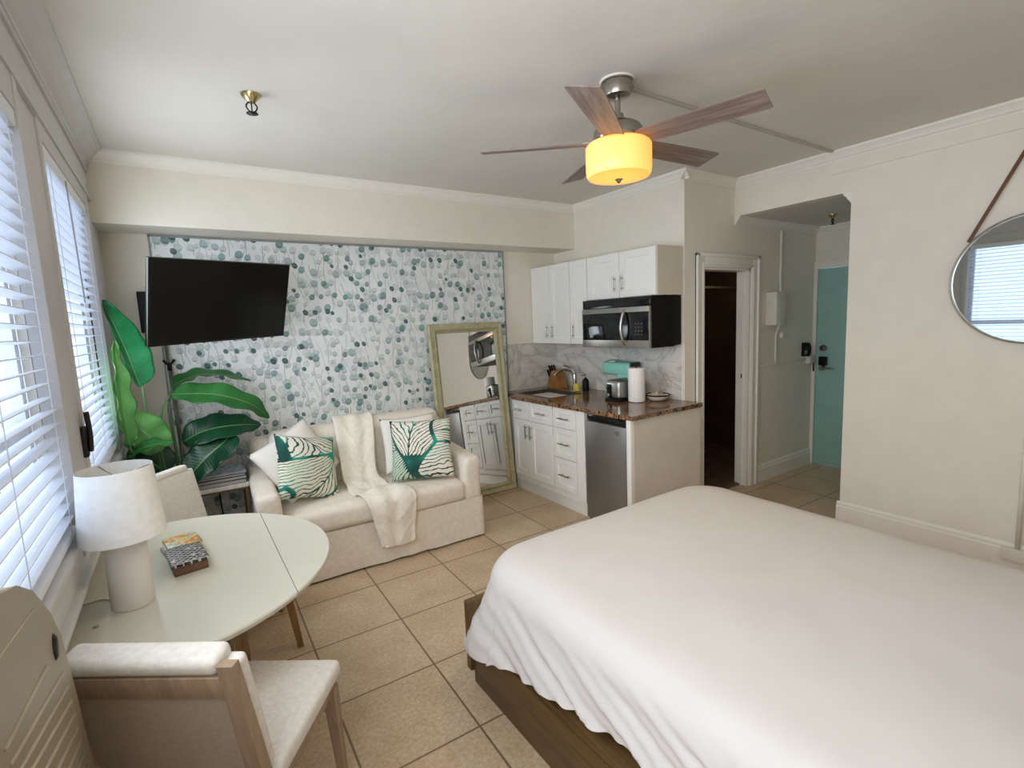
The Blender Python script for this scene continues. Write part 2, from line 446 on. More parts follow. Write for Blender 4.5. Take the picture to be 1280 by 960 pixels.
# ------------------------------------------------------------------ key sizes (metres; x right along the papered wall, y into the room's depth)
XK, YD, YB, YW, XR, YO, XH = 3.741, 2.244, 3.549, 3.878, 4.407, 1.348, 5.822
ZC, ZB, ZH, ZCB = 2.733, 2.317, 2.433, 2.662
YS = -1.55      # wall behind the camera
# ------------------------------------------------------------------ shell
bm = bmesh.new(); box(bm, -.14, 6.0, YS - .1, YW + .1, -.08, 0)
struct(obj('floor', bm, M['floor']))
bm = bmesh.new(); box(bm, -.14, XR + .001, YS - .1, YW + .1, ZC, ZC + .1)
struct(obj('ceiling', bm, M['ceiling']))
bm = bmesh.new(); box(bm, XR + .11, XH + .1, 1.14, YD, ZH, ZH + .08)
struct(obj('ceiling_hall', bm, M['ceiling']))
bm = bmesh.new(); box(bm, -.14, XK, YW, YW + .1, 0, ZC)
struct(obj('wall_back', bm, M['wall']))
bm = bmesh.new(); box(bm, -.10, XK, YB, YW, ZB, ZC)
struct(obj('wall_beam', bm, M['wall']))
bm = bmesh.new(); box(bm, .262, 3.076, YW - .016, YW, .0, 2.30)
o = struct(obj('wall_papered', bm, M['wallpaper']))
bm = bmesh.new()
box(bm, .250, .262, YW - .022, YW, 0, 2.31); box(bm, 3.076, 3.086, YW - .022, YW, 0, 2.31); box(bm, .250, 3.086, YW - .022, YW, 2.30, 2.31)
struct(obj('trim_1', bm, simple('paper_edge', '8A8E8E', .5)))
# kitchen wall
bm = bmesh.new(); box(bm, XK, XK + .12, YD + .12, YW + .1, 0, ZC); box(bm, XK, XK + .02, YD, YD + .12, 0, ZC)
struct(obj('wall_kitchen', bm, M['wall']))
# wall with the bathroom doorway, opening x 3.975..4.66, z<2.0
BX0, BX1, BZ = 3.978, 4.662, 2.003
bm = bmesh.new()
box(bm, XK + .02, BX0, YD, YD + .12, 0, ZC); box(bm, BX1, XH + .1, YD, YD + .12, 0, ZC); box(bm, BX0, BX1, YD, YD + .12, BZ, ZC)
struct(obj('wall_doorway', bm, M['wall']))
# right wall with the hall opening
bm = bmesh.new()
box(bm, XR, XR + .11, YS, YO, 0, ZC); box(bm, XR, XR + .11, YO, YD, ZH, ZC)
struct(obj('wall_right', bm, M['wall']))
bm = bmesh.new(); box(bm, XR + .11, XH + .1, 1.04, 1.14, 0, ZC)
struct(obj('wall_hall_side', bm, M['wall']))
bm = bmesh.new(); box(bm, XH, XH + .1, 1.14, 1.31, 0, ZC); box(bm, XH, XH + .1, 1.31, YD, 2.03, ZC)
box(bm, XH, XH + .1, 2.214, YD, 0, 2.03)
struct(obj('wall_hall_end', bm, M['wall']))
bm = bmesh.new(); box(bm, -.14, XR + .11, YS - .1, YS, 0, ZC)
struct(obj('wall_behind', bm, M['wall']))
# bathroom beyond the doorway
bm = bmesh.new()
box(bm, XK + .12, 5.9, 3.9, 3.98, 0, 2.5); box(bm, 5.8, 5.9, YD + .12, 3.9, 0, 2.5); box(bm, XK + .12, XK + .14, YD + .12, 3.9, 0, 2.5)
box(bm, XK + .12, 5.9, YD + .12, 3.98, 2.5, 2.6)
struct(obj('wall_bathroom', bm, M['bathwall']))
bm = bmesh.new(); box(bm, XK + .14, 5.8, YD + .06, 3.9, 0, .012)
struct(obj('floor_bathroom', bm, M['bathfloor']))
bm = bmesh.new(); tube(bm, [(XK + .14, 3.0, 1.9), (5.8, 3.0, 1.9)], .013, 12)
tag(obj('shower_curtain_rod', bm, M['white']), 'white shower rod spanning the dark bathroom near the door head', 'shower rod')
# window wall: sill wall and strips round the two windows
W3 = (-1.4, -.15, 1.0, 2.33); W1 = (.02, 1.81, 1.0, 2.33); W2 = (2.20, 3.30, 1.0, 2.36)  # W3 is made up behind the camera, unseen, for extra light
bm = bmesh.new()
box(bm, -.14, -.12, YS, YW, 0, .86)
box(bm, -.14, -.06, YS, W3[0], .86, ZC); box(bm, -.14, -.05, W3[1], W1[0], .86, 2.45); box(bm, -.14, -.05, W1[1], W2[0], .86, 2.45); box(bm, -.14, -.04, W2[1], YW, .86, ZC)
box(bm, -.14, -.05, W3[0], YW, 2.43, ZC)
struct(obj('wall_window', bm, M['wall']))
bm = bmesh.new()      # head casing, mullion and corner casings
box(bm, -.05, .0, YS, YB, 2.45, 2.62); box(bm, -.05, .012, YS, YB, 2.60, 2.625, .004)
box(bm, -.05, .012, YS, YB, 2.435, 2.455, .004)
box(bm, -.05, .004, W3[0], W1[1], 2.33, 2.44, .003); box(bm, -.05, .004, W2[0], W2[1], 2.36, 2.44, .003)
box(bm, -.05, .0, W3[1], W1[0], .9, 2.45, .004); box(bm, -.05, -.004, W1[1] + .04, W2[0] - .04, .9, 2.45, .004)
box(bm, -.05, .008, W1[1] + .0, W1[1] + .05, .9, 2.44, .005); box(bm, -.05, .004, W2[0] - .045, W2[0], .9, 2.44, .005)
box(bm, -.05, .006, W2[1], W2[1] + .08, .9, 2.44, .004); box(bm, -.05, -.002, W2[1] + .08, YW - .03, .0, ZB, .004)
struct(obj('trim_2', bm, M['wincase'], smooth=40))
bm = bmesh.new()      # stool and apron under the blinds
box(bm, -.12, .012, YS + .1, 3.42, .95, .985, .006); box(bm, -.12, .0, YS + .1, 3.42, .86, .95)
box(bm, -.12, .02, YS + .1, 3.42, .835, .862, .006)
struct(obj('trim_3', bm, M['wincase'], smooth=40))
def window(idx, w, rails):
    y0, y1, z0, z1 = w
    bm = bmesh.new()
    box(bm, -.11, -.075, y0 - .04, y0 + .05, z0 - .03, z1 + .06); box(bm, -.11, -.075, y1 - .05, y1 + .04, z0 - .03, z1 + .06)
    box(bm, -.11, -.075, y0, y1, z1, z1 + .06); box(bm, -.11, -.075, y0, y1, z0 - .03, z0 + .06)
    for r in rails: box(bm, -.11, -.08, y0, y1, r - .025, r + .025)
    ym = (y0 + y1) / 2
    fr = struct(obj('window_%d' % idx, bm, M['sashm']))
    bm = bmesh.new(); box(bm, -.097, -.093, y0, y1, z0, z1)
    obj('pane', bm, M['glass'], fr)
window(1, W1, [1.36]); window(2, W2, []); window(3, W3, [1.36])  # the third, unseen window is added for its light
# crown mouldings
CR = [(0, 0), (0, -.072), (.008, -.072), (.010, -.060), (.022, -.052), (.030, -.036), (.044, -.020), (.052, -.014), (.054, 0)]
bm = bmesh.new()
prism(bm, CR, (0, YB, ZC), (XK, YB, ZC), (0, -1, 0), (0, 0, 1))
struct(obj('trim_4', bm, M['trim']))
bm = bmesh.new(); prism(bm, CR, (XK, YD - .05, ZC), (XK, YB, ZC), (-1, 0, 0), (0, 0, 1)); struct(obj('trim_5', bm, M['trim']))
bm = bmesh.new(); prism(bm, CR, (XK - .05, YD, ZC), (XR, YD, ZC), (0, -1, 0), (0, 0, 1)); struct(obj('trim_6', bm, M['trim']))
bm = bmesh.new(); prism(bm, CR, (XR, YS, ZC), (XR, YD, ZC), (-1, 0, 0), (0, 0, 1)); struct(obj('trim_7', bm, M['trim']))
bm = bmesh.new()
CL = [(0, 0), (0, -.105), (.012, -.105), (.016, -.09), (.03, -.075), (.05, -.045), (.075, -.02), (.09, -.014), (.092, 0)]
prism(bm, CL, (-.0, YS, ZC), (-.0, YB, ZC), (1, 0, 0), (0, 0, 1)); struct(obj('trim_8', bm, M['wincase']))
bm = bmesh.new()
for y, s in ((YD, -1), (1.14, 1)):
    prism(bm, CR, (XR - .0, y, ZH), (XH, y, ZH), (0, s, 0), (0, 0, 1)) if s < 0 else prism(bm, CR, (XR + .11, y, ZH), (XH, y, ZH), (0, s, 0), (0, 0, 1))
prism(bm, CR, (XH, 1.14, ZH), (XH, YD, ZH), (-1, 0, 0), (0, 0, 1))
prism(bm, CR, (XR - .0, YO, ZH), (XR + .11, YO, ZH), (0, 1, 0), (0, 0, 1))
struct(obj('trim_9', bm, M['trim']))
# flat board below the crown on the right wall and raceway on the ceiling
bm = bmesh.new(); box(bm, XR - .012, XR, YS, 1.49, 2.577, 2.665, .002)
struct(obj('trim_10', bm, M['wall']))
bm = bmesh.new(); box(bm, 2.19, XR - .05, 1.45, 1.475, ZC - .012, ZC, .003, tf=T((0, 0, 0)))
struct(obj('trim_11', bm, simple('raceway_shadow_tone', 'B9B4A8', .8)))  # white raceway darkened: its shadow line is put into the colour
# baseboards
BBP = [(0, 0), (.018, 0), (.018, .125), (.012, .133), (.012, .15), (.004, .165), (0, .165)]
bm = bmesh.new(); prism(bm, BBP, (XR, YS, 0), (XR, YO + .018, 0), (-1, 0, 0), (0, 0, 1)); prism(bm, BBP, (XR - .0, YO, 0), (XR + .11, YO, 0), (0, 1, 0), (0, 0, 1))
struct(obj('baseboard_right', bm, M['trim']))
bm = bmesh.new(); prism(bm, BBP, (4.80, YD, 0), (XH, YD, 0), (0, -1, 0), (0, 0, 1)); struct(obj('baseboard_hall', bm, M['trim']))
bm = bmesh.new(); prism(bm, BBP, (-.04, YW, 0), (.25, YW, 0), (0, -1, 0), (0, 0, 1)); struct(obj('baseboard_back', bm, M['trim']))
# bathroom doorway casing and jamb
bm = bmesh.new()
def cas(bm, y=YD):
    w = .112
    for x0, x1, z0, z1 in ((BX0 - w, BX0, 0, BZ + w), (BX1, BX1 + w, 0, BZ + w), (BX0, BX1, BZ, BZ + w)):
        box(bm, x0, x1, y - .018, y, z0, z1, .003)
    box(bm, BX0 - w, BX0 - w + .03, y - .032, y, 0, BZ + w, .006); box(bm, BX1 + w - .03, BX1 + w, y - .032, y, 0, BZ + w, .006)
    box(bm, BX0 - w, BX1 + w, y - .032, y, BZ + w - .03, BZ + w, .006)
    box(bm, BX0 - .03, BX0 - .014, y - .024, y, 0, BZ + .014, .003); box(bm, BX1 + .014, BX1 + .03, y - .024, y, 0, BZ + .03, .003)
    box(bm, BX0 - .03, BX1 + .03, y - .024, y, BZ + .014, BZ + .03, .003)
    box(bm, BX0 - .003, BX0 + .02, y, y + .12, 0, BZ); box(bm, BX1 - .02, BX1 + .003, y, y + .12, 0, BZ); box(bm, BX0, BX1, y, y + .12, BZ - .02, BZ + .002)
    box(bm, BX1 - .032, BX1 - .02, y + .045, y + .075, 0, BZ - .02)
cas(bm); d2 = struct(obj('door_1', bm, M['trim'], smooth=40))
bm = bmesh.new(); box(bm, BX1 - .035, BX1 - .019, YD + .05, YD + .062, 1.02, 1.06, .003)
obj('strike_plate', bm, M['darkmetal'], d2)
# teal entrance door
bm = bmesh.new(); box(bm, XH + .005, XH + .05, 1.31, 2.212, .006, 2.022, .002)
dr = struct(obj('door_2', bm, M['teal'], smooth=40))
bm = bmesh.new()
box(bm, XH - .02, XH + .0, 2.212, 2.2435, 0, 2.021); box(bm, XH - .02, XH + .0, 1.28, 2.2435, 2.022, 2.085); box(bm, XH - .02, XH, 1.25, 1.31, 0, 2.085, .003)
obj('door_frame', bm, M['trim'], dr, smooth=40)
bm = bmesh.new(); box(bm, XH - .025, XH + .005, 2.10, 2.178, 1.045, 1.135, .006); obj('lock_case', bm, M['blackm'], dr, smooth=40)
bm = bmesh.new(); cyl(bm, (XH - .02, 2.14, 1.222), (XH + .006, 2.14, 1.222), .032, .034); cyl(bm, (XH - .03, 2.14, 1.222), (XH - .02, 2.14, 1.222), .012)
obj('deadbolt', bm, M['chrome'], dr, smooth=40)
bm = bmesh.new(); cyl(bm, (XH - .05, 2.14, 1.02), (XH + .006, 2.14, 1.02), .024); tube(bm, [(XH - .045, 2.15, 1.02), (XH - .048, 2.08, 1.02), (XH - .04, 2.03, 1.018)], .009)
obj('door_handle', bm, M['chrome'], dr, smooth=40)
bm = bmesh.new(); box(bm, XH - .023, XH - .019, 2.216, 2.232, .98, 1.1); obj('strike_plate', bm, M['darkmetal'], dr)
# rail along the hall wall
bm = bmesh.new(); box(bm, 4.80, XH - .06, YD - .012, YD, 1.105, 1.122, .003)
struct(obj('trim_12', bm, M['wall'], smooth=40))

# ------------------------------------------------------------------ hall fittings
t = thing('electrical_box', 'cream metal electrical box on the hall wall with conduit above and below', 'electrical box', (5.015, YD, 1.64))
B('box_body', M['pipe'], t, -.095, .095, -.10, 0, -.15, .15, bev=.004)
bm = bmesh.new(); tube(bm, smooth_path([(.11, -.02, .72), (.11, -.02, .42), (.105, -.02, .3), (.10, -.03, .15)]), .012); obj('upper_conduit', bm, M['pipe'], t)
bm = bmesh.new(); tube(bm, smooth_path([(.09, -.03, -.15), (.085, -.02, -.2), (.06, -.015, -.26), (.06, -.015, -.52)]), .012); obj('lower_conduit', bm, M['pipe'], t)
bm = bmesh.new(); cyl(bm, (5.20, YD - .03, 1.385), (5.20, YD, 1.385), .03, .036, 24)
tag(obj('wall_button', bm, M['pipe'], smooth=40), 'small round cream button on the hall wall beneath the electrical box', 'wall button')
t = thing('intercom', 'black intercom handset on the hall wall just before the teal door', 'intercom', (5.62, YD, 1.215))
B('base', M['blackm'], t, -.035, .035, -.03, 0, -.065, .075, bev=.006)
bm = bmesh.new(); tube(bm, smooth_path([(0, -.045, -.06), (0, -.06, -.03), (0, -.06, .03), (0, -.045, .07)]), .016); obj('handset', bm, M['blackm'], t)
B('faceplate', M['steel'], t, -.03, .01, -.034, -.028, -.05, -.01)
bm = bmesh.new(); box(bm, 5.66, 5.76, YD - .05, YD, 1.07, 1.16, .008); tag(obj('junction_box', bm, M['outletm'], smooth=40), 'small cream junction box in the hall corner beside the teal door frame', 'junction box')

def sprinkler(x, y, z, label, s=1.):
    t = thing('fire_sprinkler', label, 'sprinkler', (x, y, z))
    bm = bmesh.new(); lathe(bm, [(0, 0), (.036 * s, 0), (.034 * s, -.01), (.018 * s, -.03), (.014 * s, -.036), (0, -.036)], n=28); obj('escutcheon', bm, M['brassm'], t, smooth=50)
    bm = bmesh.new()
    for sx in (-1, 1): tube(bm, smooth_path([(.01 * sx, 0, -.034), (.019 * s * sx, 0, -.052), (.014 * s * sx, 0, -.07), (0, 0, -.082)]), .0035)
    cyl(bm, (0, 0, -.036), (0, 0, -.082), .003); obj('frame_arms', bm, M['darkmetal'], t)
    bm = bmesh.new(); cyl(bm, (0, 0, -.082), (0, 0, -.086), .02 * s, .022 * s, 16); obj('deflector', bm, M['darkmetal'], t)
sprinkler(.745, 2.37, ZC, 'brass fire sprinkler on the main ceiling over the sofa corner', 1.2)
sprinkler(5.208, 1.823, ZH, 'fire sprinkler hanging from the lower ceiling of the hall')

# ------------------------------------------------------------------ blinds
def blind(w, label, wand=None):
    y0, y1, z0, z1 = w
    t = thing('venetian_blind', label, 'blind', (0, (y0 + y1) / 2, z0), group=None)
    h = (y1 - y0) / 2 - .012
    B('headrail', M['blind'], t, -.055, .002, -h, h, z1 - z0 - .055, z1 - z0 - .003, bev=.004)
    bm = bmesh.new(); z = .05
    while z < z1 - z0 - .065:
        a = .16
        prof = [(-.0245, -.001), (-.012, .0012), (0, .0022), (.012, .0012), (.0245, -.001), (.0245, .0015), (.012, .0037), (0, .0047), (-.012, .0037), (-.0245, .0015)]
        prof = [(x * math.cos(a) - q * math.sin(a), x * math.sin(a) + q * math.cos(a)) for x, q in prof]
        prism(bm, prof, (-.030, -h, z), (-.030, h, z), (1, 0, 0), (0, 0, 1)); z += .0445
    obj('slats', bm, M['blind'], t)
    B('bottom_rail', M['blind'], t, -.052, -.002, -h, h, .0, .022, bev=.004)
    n = 3 if y1 - y0 < 1.5 else 4
    for i in range(n):
        yy = -h + .10 + (2 * h - .2) * i / (n - 1)
        bm = bmesh.new(); cyl(bm, (-.0005, yy, .01), (-.0005, yy, z1 - z0 - .05), .0012, n=6); cyl(bm, (-.053, yy, .01), (-.053, yy, z1 - z0 - .05), .0012, n=6)
        obj('ladder_cord', bm, M['blind'], t)
    if wand:
        bm = bmesh.new(); cyl(bm, (.004, -.1, z1 - z0 - .03), (.006, -.06, z1 - z0 - .56), .003, n=8); obj('tilt_wand', bm, simple('wand_grey', 'A9ABAD', .4), t)
blind((W1[0], W1[1], W1[2], W1[3]), 'wide white slatted blind on the near window behind the table lamp')
blind((W2[0], W2[1], W2[2] + .02, W2[3]), 'narrower white slatted blind with tilt wand on the far window beside the plant', .14)
t = thing('window_latch', 'black lever latch on the post between the two windows', 'latch', (0, 2.145, 1.27))
B('plate', M['darkmetal'], t, -.006, .012, -.018, .018, -.09, .03, bev=.004)
bm = bmesh.new(); tube(bm, smooth_path([(.018, 0, -.07), (.022, 0, .0), (.02, -.006, .085)]), .009, radii=None); obj('lever', bm, M['darkmetal'], t)

# ------------------------------------------------------------------ outside
sc_ = thing('terrace_screen', 'pale board screen with a brown post outside the near window', 'screen', (-2, 6, -1))
bm = bmesh.new()
for k in range(34): box(bm, -1.9 + k * .095, -1.9 + k * .095 + (.08 if k % 3 else .05), -.01, .02 + .03 * (k % 2), 0, 2.62)
o = obj('boards', bm, simple('outside_boards', 'DDE3EC', .7, var=.08, vs=2), sc_)
bm = bmesh.new(); box(bm, -1.9, 1.35, .05, .08, 0, 2.6); obj('back_sheet', bm, simple('outside_sheet', '9AA9BE', .7), sc_)
for x in (1.13, -.6): bm = bmesh.new(); box(bm, x, x + .11, -.10, 0.0, 0, 2.66); obj('post', bm, bpy.data.materials.get('outside_brown') or simple('outside_brown', 'A08463', .8), sc_)
bm = bmesh.new(); box(bm, -1.9, 1.35, -.04, .06, 2.62, 2.66); obj('top_rail', bm, bpy.data.materials['outside_boards'], sc_)

# ------------------------------------------------------------------ ceiling fan
FX, FY = 2.192, 1.44
fan = thing('ceiling_fan', 'five-blade ceiling fan with brushed nickel motor and lit amber drum light', 'ceiling fan', (FX, FY, ZC))
bm = bmesh.new(); lathe(bm, [(0, 0), (.076, 0), (.076, -.012), (.070, -.014), (.070, -.05), (.062, -.072), (.03, -.082), (0, -.082)], n=40); obj('canopy', bm, M['chrome'], fan, smooth=50)
bm = bmesh.new(); lathe(bm, [(0, .002), (.082, .002), (.082, -.006), (0, -.008)], n=40); obj('ceiling_plate', bm, M['trim'], fan)
bm = bmesh.new(); cyl(bm, (0, 0, -.08), (0, 0, -.19), .0135); lathe(bm, [(0, -.15), (.026, -.15), (.03, -.17), (.034, -.195), (0, -.195)], n=24); obj('downrod', bm, M['chrome'], fan, smooth=50)
bm = bmesh.new(); lathe(bm, [(0, -.19), (.05, -.19), (.085, -.197), (.105, -.21), (.115, -.225), (.118, -.262), (.112, -.275), (.1, -.282), (0, -.282)], n=48); obj('motor_housing', bm, M['chrome'], fan, smooth=50)
ZBL = 2.454 - ZC
for k in range(5):
    th = 3.722 - k * 2 * PI / 5
    bm = bmesh.new()
    # outline of the paddle, root to tip
    prof = [(.10, .045), (.14, .055), (.2, .060), (.4, .066), (.645, .0705), (.661, .066)]
    top = []; bot = []
    for r, w in prof:
        top.append((bm.verts.new((r, w, .003)), bm.verts.new((r, -w, .003)))); bot.append((bm.verts.new((r, w, -.003)), bm.verts.new((r, -w, -.003))))
    for i in range(len(prof) - 1):
        bm.faces.new((top[i][0], top[i][1], top[i + 1][1], top[i + 1][0])); bm.faces.new((bot[i][1], bot[i][0], bot[i + 1][0], bot[i + 1][1]))
        bm.faces.new((top[i][0], top[i + 1][0], bot[i + 1][0], bot[i][0])); bm.faces.new((top[i][1], bot[i][1], bot[i + 1][1], top[i + 1][1]))
    bm.faces.new((top[0][0], bot[0][0], bot[0][1], top[0][1])); bm.faces.new((top[-1][0], top[-1][1], bot[-1][1], bot[-1][0]))
    o = obj('blade', bm, M['blade'], fan); o.location = (0, 0, ZBL); o.rotation_euler = (-.227, 0, th)
    bm = bmesh.new(); box(bm, .085, .17, -.022, .022, .004, .011, .002); a = obj('blade_arm', bm, M['chrome'], o)
bm = bmesh.new(); lathe(bm, [(.10, -.282), (.14, -.283), (.15, -.29), (.156, -.30), (.156, -.40), (.153, -.425), (.145, -.436)], n=56)
sh = obj('lamp_shade', bm, M['fanglass'], fan, smooth='all')
bm = bmesh.new(); lathe(bm, [(.146, -.435), (.10, -.443), (.03, -.446), (0, -.446)], n=56)
bt = obj('diffuser', bm, M['fanglassb'], fan, smooth='all')
bm = bmesh.new(); lathe(bm, [(0, -.445), (.02, -.447), (.012, -.455), (.006, -.464), (0, -.466)], n=20); obj('finial', bm, M['chrome'], fan, smooth=50)

# ------------------------------------------------------------------ television
tv = thing('tv', 'black flat television tilted out from the papered wall on an arm', 'television', (.623, 3.311, 1.828))
def rectmat(yaw, tilt, roll):
    X = Vector((math.cos(yaw), math.sin(yaw), 0)); N = Vector((math.sin(yaw) * math.cos(tilt), -math.cos(yaw) * math.cos(tilt), -math.sin(tilt)))
    U = N.cross(X)
    Xr = math.cos(roll) * X + math.sin(roll) * U; Ur = -math.sin(roll) * X + math.cos(roll) * U
    return Matrix((Xr, -N, Ur)).transposed()      # local x right, y into the wall, z up
tv.rotation_euler = rectmat(.492, .317, .031).to_euler()
B('housing', M['screen'], tv, -.446, .446, .0, .028, -.256, .256, bev=.003)
B('screen', M['screen'], tv, -.437, .437, -.002, .001, -.243, .249)
B('rear_bulge', M['blackm'], tv, -.28, .28, .026, .06, -.18, .12, bev=.01)
bm = bmesh.new(); R3 = tv.rotation_euler.to_matrix()
inv = lambda p: R3.transposed() @ (Vector(p) - Vector(tv.location))
tube(bm, [inv((.20, 3.845, 1.80)), inv((.42, 3.72, 1.80)), inv((.58, 3.52, 1.82)), inv((.60, 3.38, 1.83))], .018); obj('wall_arm', bm, M['blackm'], tv)
bm = bmesh.new(); box(bm, .150, .235, YW - .045, YW, 1.66, 1.935, .004); 
bmesh.ops.transform(bm, matrix=(R3.transposed().to_4x4() @ Matrix.Translation(-Vector(tv.location))), verts=bm.verts); obj('wall_plate', bm, M['blackm'], tv)

# pole behind the plant
t = thing('support_pole', 'thin grey pole with black clamp against the left edge of the wallpaper', 'pole', (.26, 3.8, 0))
bm = bmesh.new(); tube(bm, [(.012, .03, 1.75), (.045, -.0, 0.0)], .010, 10); obj('rod', bm, M['pole'], t)
bm = bmesh.new(); tube(bm, [(.03, -.005, 1.42), (.05, -.01, .0)], .006, 8); obj('second_rod', bm, M['pole'], t)
bm = bmesh.new(); tube(bm, [(-.01, .0, 1.47), (.02, -.01, 1.43), (.055, -.02, 1.47)], .009, 8); cyl(bm, (.02, -.02, 1.40), (.025, -.02, 1.45), .014); obj('clamp', bm, M['blackm'], t)

# ------------------------------------------------------------------ leaning mirror
mw, mh = .762, 1.638
mi = thing('leaning_mirror', 'tall mirror in a sage-gold frame leaning on the wallpaper beside the sofa', 'mirror', (2.212, 3.672, 0))
mi.rotation_euler = (-.104, 0, -.03)
fw = .085
bm = bmesh.new()
PF = [(0, 0), (.0, -.03), (.012, -.04), (.03, -.034), (.05, -.03), (.07, -.022), (fw, -.014), (fw, 0)]
def frame_rect(bm, w, h, prof):
    pts = [(0, 0, 1, 1), (w, 0, -1, 1), (w, h, -1, -1), (0, h, 1, -1)]
    rings = [[bm.verts.new((x + sx * a, b, z + sz * a)) for a, b in prof] for x, z, sx, sz in pts]
    n = len(prof)
    for i in range(4):
        A, Bq = rings[i], rings[(i + 1) % 4]
        for k in range(n): bm.faces.new((A[k], A[(k + 1) % n], Bq[(k + 1) % n], Bq[k]))
frame_rect(bm, mw, mh, PF); obj('frame', bm, M['mirrorframe'], mi)
bm = bmesh.new(); frame_rect(bm, mw, mh, [(.05, -.036), (.058, -.040), (.064, -.036), (.064, -.026), (.05, -.026)]); obj('frame_bead', bm, M['mirrorframe2'], mi)
B('mirror_glass', M['mirror'], mi, fw - .004, mw - fw + .004, -.010, -.006, fw - .004, mh - fw + .004)
B('backing_board', M['mirrorframe2'], mi, .01, mw - .01, -.004, .008, .01, mh - .01)

# ------------------------------------------------------------------ round mirror with strap
rm = thing('round_mirror', 'round metal-rimmed mirror hanging by a brown strap on the right wall', 'mirror', (XR, .395, 1.743))
Rm = .372
bm = bmesh.new()
prf = [(Rm - .012, 0), (Rm, 0), (Rm, -.028), (Rm - .004, -.032), (Rm - .012, -.028)]
n = 96; rr = [[bm.verts.new((b, r * math.cos(2 * PI * k / n), r * math.sin(2 * PI * k / n))) for r, b in prf] for k in range(n)]
for k in range(n):
    for j in range(len(prf)):
        f = bm.faces.new((rr[k][j], rr[k][(j + 1) % 5], rr[(k + 1) % n][(j + 1) % 5], rr[(k + 1) % n][j]))
obj('rim', bm, M['steel'], rm, smooth=40)
bm = bmesh.new(); cyl(bm, (-.016, 0, 0), (-.002, 0, 0), Rm - .010, n=96); obj('mirror_glass', bm, M['mirror2'], rm, smooth=30)
for s in (1, -1):
    a = Vector((-.024, s * Rm * .79, Rm * .645)); b = Vector((-.022, s * .004, .86))
    bm = bmesh.new(); d = (b - a); nrm = Vector((1, 0, 0)); w = d.cross(nrm).normalized() * .009
    prism(bm, [(-1, -.002), (1, -.002), (1, .002), (-1, .002)], a, b, w, (1, 0, 0)); obj('strap', bm, M['leather'], rm)
bm = bmesh.new(); cyl(bm, (-.04, 0, .85), (0, 0, .85), .018); obj('hook', bm, M['darkmetal'], rm, smooth=40)
# pipe and socket on the right wall
t = thing('wall_conduit', 'cream conduit with a socket box low on the right wall behind the bed', 'conduit', (XR, .37, 0))
bm = bmesh.new(); tube(bm, [(-.02, 0, .13), (-.02, 0, 1.0)], .012); obj('pipe', bm, M['pipe'], t)
B('socket_box', M['outletm'], t, -.05, -.018, -.05, .07, .07, .145, bev=.004)

# ------------------------------------------------------------------ kitchen
XF = 2.975
def handle(parent, y, z, L, vert, x):
    bm = bmesh.new(); h = L / 2
    a = (0, 0, 1) if vert else (0, 1, 0)
    P = lambda s, d: (x - d, y + a[1] * s, z + a[2] * s)
    cyl(bm, P(-h, .028), P(h, .028), .0055, n=12)
    for s in (-h * .62, h * .62): cyl(bm, P(s, 0), P(s, .028), .0045, n=10)
    return obj('handle', bm, M['chrome'], parent, smooth=40)
def shaker(parent, name, y0, y1, z0, z1, x, rail=.055, hd=None):
    g = .0028; y0 += g; y1 -= g; z0 += g; z1 -= g
    bm = bmesh.new()
    box(bm, x + .011, x + .018, y0 + .01, y1 - .01, z0 + .01, z1 - .01)
    box(bm, x, x + .019, y0, y0 + rail, z0, z1, .0015, 1); box(bm, x, x + .019, y1 - rail, y1, z0, z1, .0015, 1)
    box(bm, x, x + .019, y0 + rail, y1 - rail, z0, z0 + rail, .0015, 1); box(bm, x, x + .019, y0 + rail, y1 - rail, z1 - rail, z1, .0015, 1)
    o = obj(name, bm, M['white'], parent, smooth=40)
    if hd: handle(o, *hd, x)
    return o
c = thing('sink_cabinet', 'white base cabinet under the sink with two doors and two drawer fronts', 'cabinet', (0, 0, 0))
bm = bmesh.new(); box(bm, XF, XK - .002, 2.996, 3.605, .115, .894); box(bm, XF + .045, XK - .002, 3.605, YW - .002, .0, .894); obj('body', bm, M['white'], c); B('toe_kick', M['white'], c, XF + .04, XK - .002, 2.996, 3.605, 0, .115)
YM = 3.345; YL = 3.605
shaker(c, 'drawer', 2.998, YM, .718, .892, XF - .02, .04, (3.16, .805, .13, False)); shaker(c, 'drawer', YM, YL, .718, .892, XF - .02, .04, (3.51, .805, .13, False))
shaker(c, 'door', 2.998, YM, .172, .714, XF - .02, .06, (YM - .035, .61, .13, True)); shaker(c, 'door', YM, YL, .172, .714, XF - .02, .06, (YM + .035, .61, .13, True))
c = thing('drawer_cabinet', 'narrow white base cabinet with three stacked drawers beside the mini fridge', 'cabinet', (0, 0, 0))
B('body', M['white'], c, XF, XK - .002, 2.588, 2.994, .115, .894); B('toe_kick', M['white'], c, XF + .04, XK - .002, 2.588, 2.994, 0, .115)
shaker(c, 'drawer', 2.694, 2.992, .722, .892, XF - .02, .045, (2.84, .806, .13, False)); shaker(c, 'drawer', 2.694, 2.992, .458, .718, XF - .02, .045, (2.84, .588, .13, False))
shaker(c, 'drawer', 2.694, 2.992, .18, .454, XF - .02, .045, (2.84, .318, .13, False))
B('filler_strip', M['white'], c, XF - .02, XF, 2.59, 2.690, .14, .892)
c = thing('end_panel', 'white counter end panel with warm light tinted into its side, standing right of the mini fridge', 'panel', (0, 0, 0))
B('side_board', M['sidepanel'], c, XF + .012, XK - .002, 2.096, 2.118, 0, .894); B('front_strip', M['white'], c, XF - .03, XF + .012, 2.094, 2.136, 0, .894, bev=.002)
c = thing('mini_fridge', 'grey steel mini fridge built in below the granite counter', 'fridge', (0, 0, 0))
